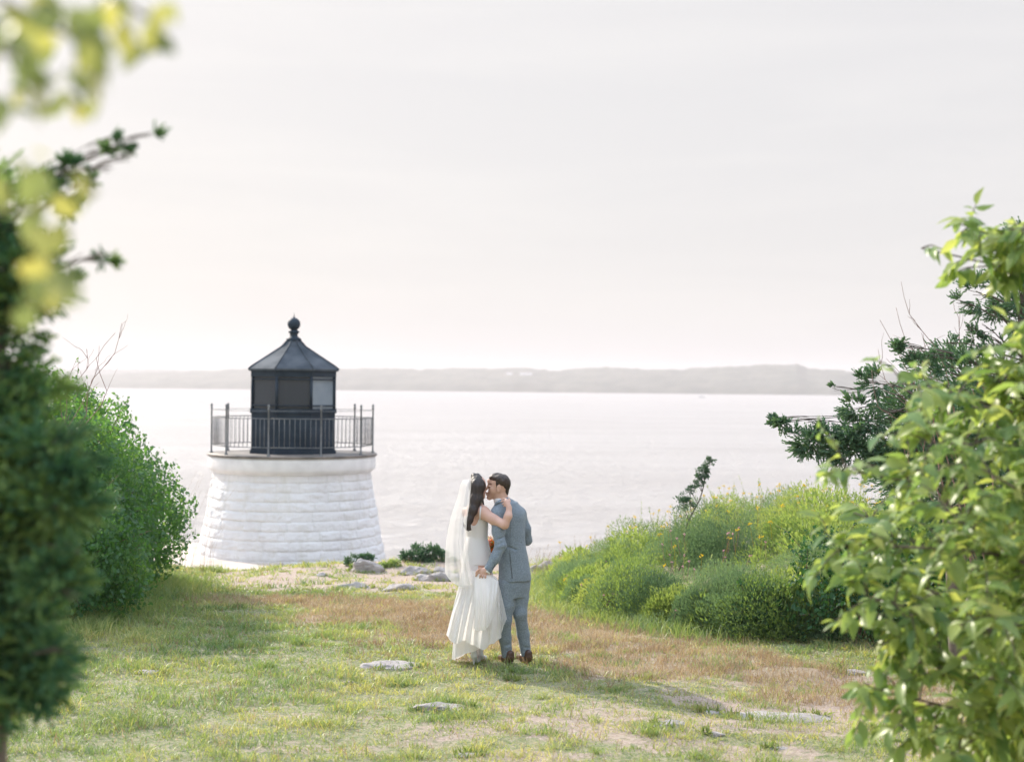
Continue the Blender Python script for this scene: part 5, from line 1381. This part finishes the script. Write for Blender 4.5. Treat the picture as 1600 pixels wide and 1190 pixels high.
# shirt collar
s = new_sdf(765, 805, 765, 800, -.14, .16, 0.004)
s.chain([PP(782.5, 781, .018), PP(787.5, 788.5, .012)], [.0665, .073], 0.01); 
s.loft([(z_, PP(781, 770, .02)[0], PP(781, 770, .02)[1], .2, .2) for z_ in (PP(780, 770)[2]+.004, PP(780, 770)[2]+.09)], 0, 0.004, cut=True)
s.geo().build('shirt_collar', M['shirt'], groom)
# jacket
s = new_sdf(750, 845, 770, 912, -.42, .56, 0.0050)
s.loft(lv([(906, 804.5, .160, .128), (895, 804.5, .160, .126)] + [(r[0], r[1], r[2]+.006, r[3]+.006) for r in gt_rows[2:]]), YAW, 0.02)
s.ell(armL[0] + [0.0, 0.01, 0.012], (.062, .062, .058), 0.05); s.ell(armR[0] + [-.005, 0, .014], (.060, .060, .055), 0.05)
s.rc(PP(787, 786, -.02), armL[0]+[0, .02, .02], .055, .048, 0.05); s.rc(PP(792, 786, .03), armR[0]+[0, 0, .02], .055, .046, 0.05)
s.chain(armL, rL, 0.022); s.chain(armR, rR, 0.022)
s.rc(armL[-1], armL[-1]+(armL[-1]-armL[-2])*.15, .042, .043, 0.004)
s.noise(0.0055, 9, 12, 0.55); s.noise(0.0035, 22, 5, 0.7)
# cloth folds at the elbow and the small of the back
for (a, b_) in (((772, 853, -.26), (788, 846, -.24)), ((771, 861, -.27), (787, 857, -.25)), ((776, 843, -.24), (787, 838, -.20)), ((799, 842, -.10), (813, 848, -.06)), ((792, 853, -.12), (806, 858, -.10))):
    s.rc(PP(*a), PP(*b_), .0045, .003, 0.022, cut=True)
jk = s.geo(); jk.build('jacket', M['suit'], groom); jb = bvh_of(jk)
g = G(); on_line(g, jb, [(794.5, 787), (797, 815), (797, 845), (796.5, 864)], .0014, 30, .0); g.build('back_seam', M['suit_dark'], groom)
g = G(); on_line(g, jb, [(796.5, 864), (798.5, 885), (800.5, 903)], .0042, 24, .0005); g.build('back_vent', M['suit_dark'], groom)
for (a, b_) in ((772.6, 883.2), (771.2, 885.6), (769.8, 887.8)):
    p_ = on(jb, a, b_, .002)
    if p_ is not None:
        g = G(); tube(g, [p_-[0, .003, 0], p_+[0, .003, 0]], .0062, 8); g.build('cuff_button', M['suit_dark'], groom)
g = G()
cl = smooth_pts(pc([(773, 789, -.085), (777, 785, -.10), (784, 783.5, -.085), (791, 781.5, -.05), (796, 781.5, .0), (797, 783, .05)]), 24)
tube(g, cl, np.concatenate([np.linspace(.006, .013, 8), np.full(8, .013), np.linspace(.013, .008, 8)]), 8); g.build('collar', M['suit'], groom)
g = G(); a_ = armL[-1]; dv = norm(armL[-1]-armL[-2]); tube(g, [a_+dv*.028, a_+dv*.052], [.036, .036], 16); g.build('shirt_cuff', M['shirt'], groom)
# trousers
s = new_sdf(765, 840, 895, 1032, -.25, .28, 0.0052)
s.loft(lv([(932, 804, .125, .105), (915, 804, .140, .115), (898, 804, .140, .110)]), YAW, 0.03)
s.chain(legL, rl_, 0.022); s.chain(legR, rr_, 0.022)
s.noise(0.007, 8, 22, 0.6)
for (a, b_) in (((803, 943, -.12), (822, 950, -.10)), ((802, 951, -.12), (820, 954, -.09)), ((786, 1009, -.10), (800, 1006, -.06)), ((812, 1010, -.02), (828, 1012, .02)), ((814, 1016, -.01), (829, 1018, .02)), ((802, 925, -.14), (812, 918, -.12)), ((788, 1017, -.09), (800, 1014, -.06))):
    s.rc(PP(*a), PP(*b_), .006, .004, 0.024, cut=True)
s.loft([(PP(800, 1027)[2]-.2, PP(804, 1000)[0], YG, .5, .5), (PP(800, 1026.5)[2], PP(804, 1000)[0], YG, .5, .5)], 0, 0.004, cut=True)
s.geo().build('trousers', M['suit'], groom)
for (hx, hy, hdd, tx, td) in ((797, 1031, -.055, 782.5, .16), (825.5, 1031, .025, 811, .23)):
    s = SDF(np.minimum(PP(hx, hy+8, hdd), PP(tx, hy+8, td))-[.07, .07, .0], np.maximum(PP(hx, 1017, hdd), PP(tx, 1017, td))+[.07, .07, 0], .004)
    gzv = float(terrain(np.array(PP(hx, hy)[0]), np.array(YG+hdd)))
    hp_ = PP(hx, hy, hdd); hp_[2] = gzv+.040; tp = PP(tx, hy, td); tp[2] = gzv+.026
    mid = (hp_+tp)/2; mid[2] = gzv+.036
    s.chain([hp_+[0, 0, .012], mid+[0, 0, .006], tp], [.037, .040, .030], 0.02)
    s.rc(hp_+[0, 0, .035], hp_+[0, 0, .060], .038, .036, 0.02)
    s.loft([(gzv-.1, mid[0], mid[1], .4, .4), (gzv+.006, mid[0], mid[1], .4, .4)], 0, 0.004, cut=True)
    so = s.geo().build('shoe', M['brown_leather'], groom)
    g = G(); u_ = norm(tp-hp_); u_[2] = 0; q = smooth_pts([hp_-u_*.03, hp_, mid, tp, tp+u_*.02], 14); q[:, 2] = gzv+.006
    tube(g, q, [.02, .034, .037, .037, .035, .034, .034, .036, .038, .038, .036, .032, .026, .016], 12)
    V_ = g.arrays(); V_[:, 2] = gzv + .006 + (V_[:, 2]-gzv-.006)*0.22; g.V = [V_]; g.build('sole', M['suit_dark'], so)

# ---------- bride
BB = PP(743, 1035); BB[2] = float(terrain(np.array(BB[0]), np.array(BB[1])))
bride = empty('person', BB, 'woman in a white wedding dress and long veil with her arm around the man', 'person')
YB = R(-42)
bt_rows = [(912, 745, .150, .120), (880, 745, .150, .122), (862, 745, .132, .108), (840, 745, .100, .080), (820, 744, .114, .086), (806, 743.5, .122, .082), (797, 743.5, .112, .072), (790, 744.5, .068, .054)]
bR = pc([(755, 801, -.10), (771, 811, -.16), (788.5, 819.5, -.225), (794, 806, -.225), (795.5, 794.5, -.20)]); rbR = [.054, .047, .037, .034, .026]
bL = pc([(731, 801, .10), (738, 822, .15), (744, 838, .20), (760, 847, .28)]); rbL = [.048, .042, .034, .025]
bl1 = pc([(737, 905, -.03), (735.5, 965, -.04), (736, 990, -.02), (739, 1015, -.03)]); bl2 = pc([(752, 905, .04), (749, 965, .05), (748, 990, .08), (749, 1014, .10)])
rbl = [.080, .055, .048, .034]
s = new_sdf(700, 805, 738, 1040, -.36, .42, 0.0050)
bh = lambda x, y, d=0.0: PP(x, y, d+0.0)
s.ell(bh(746, 757), (.078, .082, .088), 0.02); s.ell(bh(750, 765, .02), (.052, .055, .065), 0.03)
s.rc(bh(750, 769, .02), bh(754.3, 776, .03), .040, .022, 0.03)
s.rc(bh(755.6, 758, .05), bh(758.0, 764.0, .06), .009, .0105, 0.008)
s.ell(bh(756.8, 769.2, .05), (.013, .018, .007), 0.006); s.ell(bh(756.4, 771.6, .05), (.012, .016, .007), 0.006)
s.rc(bh(753, 751, .03), bh(754, 757, .04), .022, .018, 0.02)
s.ell(bh(752.5, 763, -.052), (.010, .008, .026), 0.006)
s.chain([bh(746.5, 770, .0), bh(745.5, 783, 0.0), bh(744.5, 792, 0.0)], [.045, .043, .056], 0.03)
s.loft(lv(bt_rows), YB, 0.03)
s.chain(bR, rbR, 0.022); s.chain(bL, rbL, 0.022)
s.rc(bR[0]+[0, 0, .01], PP(746, 794, -.02), .044, .04, 0.05); s.rc(bL[0]+[0, 0, .01], PP(743, 794, .02), .042, .04, 0.05)
s.chain(bl1, rbl, 0.02); s.chain(bl2, rbl, 0.02)
def h2(x, y, d): a, b = Z2(x, y); return PP(a, b, d)
hand(s, PP(795, 792, -.195), h2(812, 425, -.175),
     [[h2(800, 395, -.165), h2(775, 388, -.150), h2(752, 398, -.146)],
      [h2(793, 412, -.176), h2(768, 412, -.165), h2(748, 420, -.158)],
      [h2(795, 430, -.182), h2(775, 436, -.178), h2(760, 446, -.170)],
      [h2(802, 446, -.185), h2(786, 456, -.184), h2(776, 466, -.178)]],
     [h2(828, 440, -.180), h2(838, 410, -.165), h2(826, 386, -.150)], rp=.026, rf=.0075)
hand(s, bL[-1], PP(765, 849, .30), [[PP(768, 846+i*2.4, .31), PP(771, 847+i*2.4, .33), PP(770, 849+i*2.4, .345)] for i in range(4)], [PP(764, 845, .29), PP(767, 843, .30), PP(769, 844, .32)], rp=.024, rf=.007)
s.chain([bl1[-1], bh(740, 1021, -.035), bh(742, 1028, .03), bh(745, 1034, .10)], [.033, .029, .026, .018], 0.02)
s.chain([bl2[-1], bh(749.5, 1019, .095), bh(753, 1027, .14), bh(757, 1033, .19)], [.033, .028, .025, .017], 0.02)
bbody = s.geo(); bbody.build('body', M['skin_pale'], bride)
# hair, long and dark down the back
s = new_sdf(715, 768, 735, 832, -.30, .12, 0.004)
s.ell(bh(744.8, 756, -.012), (.072, .088, .090), 0.02)
s.chain([bh(745.5, 762, -.055), bh(743.5, 780, -.085), bh(738.5, 797, -.125), bh(733.5, 812, -.155), bh(730.5, 823, -.165)], [.072, .056, .040, .027, .017], 0.03)
s.chain([bh(732, 822, -.165), bh(729, 826, -.17), bh(725.5, 821, -.175), bh(723.5, 817.5, -.175)], [.016, .011, .008, .004], 0.01)
s.chain([bh(733, 822, -.17), bh(735, 827, -.175), bh(731.5, 829, -.175)], [.014, .009, .005], 0.01)
s.chain([bh(741, 748, -.03), bh(740, 742.8, -.01), bh(746, 741.8, .01)], [.026, .020, .018], 0.02)
s.chain([bh(753.5, 766, -.02), bh(754.2, 778, -.02), bh(755.8, 790, -.03)], [.016, .010, .004], 0.008)
s.ell(bh(762, 764, .06), (.055, .07, .06), 0.006, cut=True)
s.noise(0.010, 30, 7, 0.22)
s.geo().build('hair', M['hair_dark'], bride)
# bodice
s = new_sdf(715, 770, 785, 880, -.25, .25, 0.0045)
s.loft(lv([(r[0], r[1], r[2]+.009, r[3]+.009) for r in bt_rows if 806 <= r[0] <= 880]), YB, 0.01)
s.ell(PP(737.0, 799, -.16), (.080, .12, .178), 0.006, cut=True)
s.rc(PP(757, 803, -.10), PP(759, 807, -.12), .050, .040, 0.006, cut=True)
s.noise(0.002, 14, 3, 0.5)
bod = s.geo(); bod.build('bodice', M['satin'], bride)
g = G(); bv2 = bvh_of(bod); on_line(g, bv2, [(729, 850.5), (738, 851), (750, 850.5), (761, 849)], .0022, 24, .0); g.build('waist_seam', M['satin'], bride)
g = G(); on_line(g, bv2, [(738.5, 829), (739.5, 845), (740.5, 868)], .0022, 20, .0); g.build('back_seam', M['satin'], bride)
g = G(); bbv = bvh_of(bbody)
on_line(g, bbv, [(750.0, 813), (750.2, 805), (750.6, 798), (751.2, 791)], .0085, 14, .0); g.build('strap', M['satin'], bride)
# skirt: lofted rings with folds, hem slanting
def skirt():
    rows = [(836, 729.5, 761, .088, 836), (850, 726.5, 763, .11, 850), (866, 723.5, 766, .128, 866), (885, 721, 768, .135, 885), (905, 718, 771, .14, 905), (930, 715, 774, .145, 928), (955, 712.5, 776, .15, 950), (980, 710, 777, .16, 970), (1005, 708.5, 775, .17, 988), (1030, 707, 771, .18, 1003)]
    n = 200; th = np.linspace(0, 2*math.pi, n, endpoint=False); V = []
    rr = np.array(rows, float); vv = smooth_pts(rr, 90)
    for i, r in enumerate(vv):
        t = i/89; ring = []
        amp = 0.004 + 0.075*max(0, t-0.15)**1.2
        fold = np.cos(11*th + 2.2*np.sin(2*th+1) + 1.2*t) * 0.6 + np.cos(7*th+1.0-2*t)*0.5 + 0.6*(vnoise(np.cos(th)*3+5, np.sin(th)*3, t*2+0*th, 3)-0.5)
        k = 1 + amp*fold*1.5
        cx = (r[1]+r[2])/2; hw = (r[2]-r[1])/2
        px = cx + hw*np.cos(th)*k; f = (1-np.cos(th))/2   # f=0 at right, 1 at left
        py = r[4] + (r[0]-r[4])*f + 1.5*amp*40*np.cos(5*th+1)*t*0.4
        dy = np.sin(th)*r[3]*k
        V.append(np.stack([PP(a, b_, d) for a, b_, d in zip(px, py, dy)]))
    V = np.array(V); m = len(V); i, j = np.meshgrid(np.arange(m-1), np.arange(n), indexing='ij'); i = i.ravel(); j = j.ravel(); j2 = (j+1) % n
    g = G(); g.add(V.reshape(-1, 3), np.stack([i*n+j, (i+1)*n+j, (i+1)*n+j2, i*n+j2], 1)); return g
skirt().build('skirt', M['satin'], bride)
def sheet(top, bot, nu, nv, amp, nf, bulge, seed, gather=1.0, sag=0.0):
    T = smooth_pts(np.array(top, float), nu); B = smooth_pts(np.array(bot, float), nu)
    u = np.linspace(0, 1, nu); v = np.linspace(0, 1, nv)
    U, Vv = np.meshgrid(u, v)
    Q = T[None]*(1-Vv[..., None]) + B[None]*Vv[..., None]
    w = Vv**gather
    fo = np.cos(2*math.pi*nf*U + 2.5*(vnoise(U*4, Vv*1.2, seed=seed)-0.5)*3) + 1.2*(vnoise(U*nf*1.3, Vv*2.0, seed=seed+1)-0.5)
    Q[..., 2] += amp*w*fo - bulge*np.sin(math.pi*Vv)
    Q[..., 0] += amp*55*w*np.sin(2*math.pi*nf*U+1.0)*0.35
    Q[..., 1] += sag*np.sin(math.pi*U)*(1-Vv) + amp*60*(Vv**3)*np.cos(2*math.pi*nf*U*1.0+.5)*0.3
    V = np.array([PP(a, b_, d) for a, b_, d in Q.reshape(-1, 3)])
    i, j = np.meshgrid(np.arange(nv-1), np.arange(nu-1), indexing='ij'); i = i.ravel(); j = j.ravel()
    g = G(); g.add(V, np.stack([i*nu+j, (i+1)*nu+j, (i+1)*nu+j+1, i*nu+j+1], 1)); return g
# lifted train: gathered under his hand, falling in a fan
sheet([(722, 893, -.14), (733, 890, -.19), (744, 893, -.255), (752, 897, -.275), (762, 897, -.255), (774, 900, -.20), (779, 908, -.17)],
      [(697, 991, -.16), (705, 1001, -.22), (714, 1005.5, -.25), (724, 1000, -.27), (735, 1006, -.29), (745, 1010, -.30), (755, 1015, -.29), (765, 1007, -.27), (774, 1003, -.25), (783, 995, -.18)],
      150, 80, .022, 7, .03, 3, 0.8).build('train', M['chiffon'], bride)
sheet([(742, 897, -.27), (752, 896, -.285), (764, 900, -.27), (778, 907, -.21)], [(739, 981, -.31), (746, 985, -.33), (757, 983.5, -.34), (765, 975, -.33), (773, 955, -.28)], 90, 60, .014, 4, .04, 9, 0.8).build('train_flap', M['satin'], bride)
sheet([(772, 902, -.22), (778, 908, -.20), (781, 918, -.17)], [(782, 994, -.22), (787, 978, -.25), (792, 966, -.18)], 50, 60, .010, 3, .02, 19, 0.8).build('sheer_panel', M['tulle'], bride)
# veil
def veil():
    L = smooth_pts(np.array([(731.5, 748.5, -.03), (722, 752, .0), (714.5, 778, .02), (705, 806, .04), (698, 840, .06), (695.5, 870, .06), (695, 893, .04)], float), 70)
    Rr = smooth_pts(np.array([(736, 747.5, -.09), (735.5, 765, -.155), (733, 790, -.205), (729.5, 815, -.24), (729, 850, -.25), (734, 885, -.25), (741, 912, -.24)], float), 70)
    nu = 90; V = []
    for i in range(70):
        t = i/69; u = np.linspace(0, 1, nu)
        amp = 0.001+0.013*t
        fo = np.cos(2*math.pi*4.2*u + 1.5*np.sin(3*u+2*t)) + 0.8*(vnoise(u*9, u*0+t*2, seed=5)-.5)
        px = L[i, 0]*(1-u)+Rr[i, 0]*u; py = L[i, 1]*(1-u)+Rr[i, 1]*u + (13*t**4)*np.sin(math.pi*u**0.8)
        dy = L[i, 2]*(1-u)+Rr[i, 2]*u - 0.16*(0.35+t*0.65)*np.sin(math.pi*u)**0.8*1.0 + amp*fo
        px = px + amp*60*np.sin(2*math.pi*4.2*u)*0.3*np.sin(math.pi*u)
        V.append([PP(a, b_, d) for a, b_, d in zip(px, py, dy)])
    V = np.array(V); i, j = np.meshgrid(np.arange(69), np.arange(nu-1), indexing='ij'); i = i.ravel(); j = j.ravel()
    g = G(); g.add(V.reshape(-1, 3), np.stack([i*nu+j, (i+1)*nu+j, (i+1)*nu+j+1, i*nu+j+1], 1)); return g
veil().build('veil', M['tulle'], bride)
# shoes: white heels
for (ank, heel, ball, toe) in ((bh(739.5, 1018, -.035), bh(740.5, 1023, -.055), bh(743.5, 1033, .06), bh(745.5, 1035, .11)), (bh(749, 1017, .09), bh(749.8, 1021, .085), bh(755, 1031.5, .16), bh(758, 1034.5, .20))):
    gzv = float(terrain(np.array(toe[0]), np.array(toe[1])))
    s = SDF(np.minimum(heel, toe)-[.06, .06, .06], np.maximum(ank, toe)+[.06, .06, .06], .0035)
    ball[2] = gzv+.028; toe[2] = gzv+.022
    s.chain([heel+[0, 0, -.005], (heel+ball)/2+[0, 0, -.012], ball+[0, 0, -.006], toe], [.030, .022, .026, .020], 0.015)
    s.rc(heel+[0, -.004, 0], heel+[0, -.006, .045], .031, .026, 0.012)
    s.rc(heel+[0, .02, .04], ball+[0, 0, .05], .026, .026, 0.01, cut=True)
    hb = heel.copy(); hb[2] = gzv; s.rc(heel+[0, -.008, -.01], hb+[0, -.004, .004], .014, .006, 0.012)
    s.geo().build('shoe', M['white_shoe'], bride)

# ---------- bouquet held between them
bq = empty('bouquet', PP(767, 856, .33), 'bouquet of orange and cream flowers held between the couple', 'bouquet')
rng = np.random.default_rng(8)
spots = [(766, 848, .30, 'orange_petal'), (770, 852, .34, 'orange_petal'), (764, 853, .33, 'cream_petal'), (768, 857, .30, 'orange_petal'), (772, 846, .38, 'cream_petal'), (762, 847, .36, 'orange_petal'), (774, 854, .36, 'orange_petal'), (766, 843, .34, 'cream_petal'), (769, 862, .33, 'orange_petal')]
for (x_, y_, d_, mt) in spots:
    g = G(); c_ = PP(x_, y_, d_); k = 42; dd = norm(rng.normal(size=(k, 3)) + [0, -.2, .3]); nn = norm(np.cross(dd, rng.normal(size=(k, 3))))
    add_leaves(g, c_ + dd*.006, dd, nn, .030+.012*rng.random(k), .028, rng.random(k), -.3, .3); g.build('bloom', M[mt], bq)
g = G(); k = 60; c_ = PP(768, 853, .34); dd = norm(rng.normal(size=(k, 3))+[0, 0, .2]); add_leaves(g, c_ + dd*.02, dd, norm(np.cross(dd, rng.normal(size=(k, 3)))), .07, .03, rng.random(k)); g.build('leaves', M['briar'], bq)
g = G(); tube(g, [PP(768, 855, .34), PP(766, 868, .32)], [.016, .012], 8); g.build('stems', M['juniper'], bq)


# ------------------------------------------------------------------ haze
HX0, HX1, HY0, HY1, HZ0, HZ1 = -7000, 7000, -120, 8600, WATER_Z-8, 95
m, n, out = newmat('haze')
pv = n.nodes.new("ShaderNodeVolumePrincipled"); pv.inputs['Color'].default_value = (0.76, 0.725, 0.745, 1); pv.inputs['Density'].default_value = 0.00019
pv.inputs['Anisotropy'].default_value = 0.2
n.links.new(pv.outputs[0], out.inputs['Volume'])
g = G(); box(g, ((HX0+HX1)/2, (HY0+HY1)/2, (HZ0+HZ1)/2), (HX1-HX0, HY1-HY0, HZ1-HZ0))
hz = g.build('haze', m, None, (0, 0, 0), smooth=False, kind='stuff')
for o in bpy.data.objects:
    if '_o' in o: del o['_o']
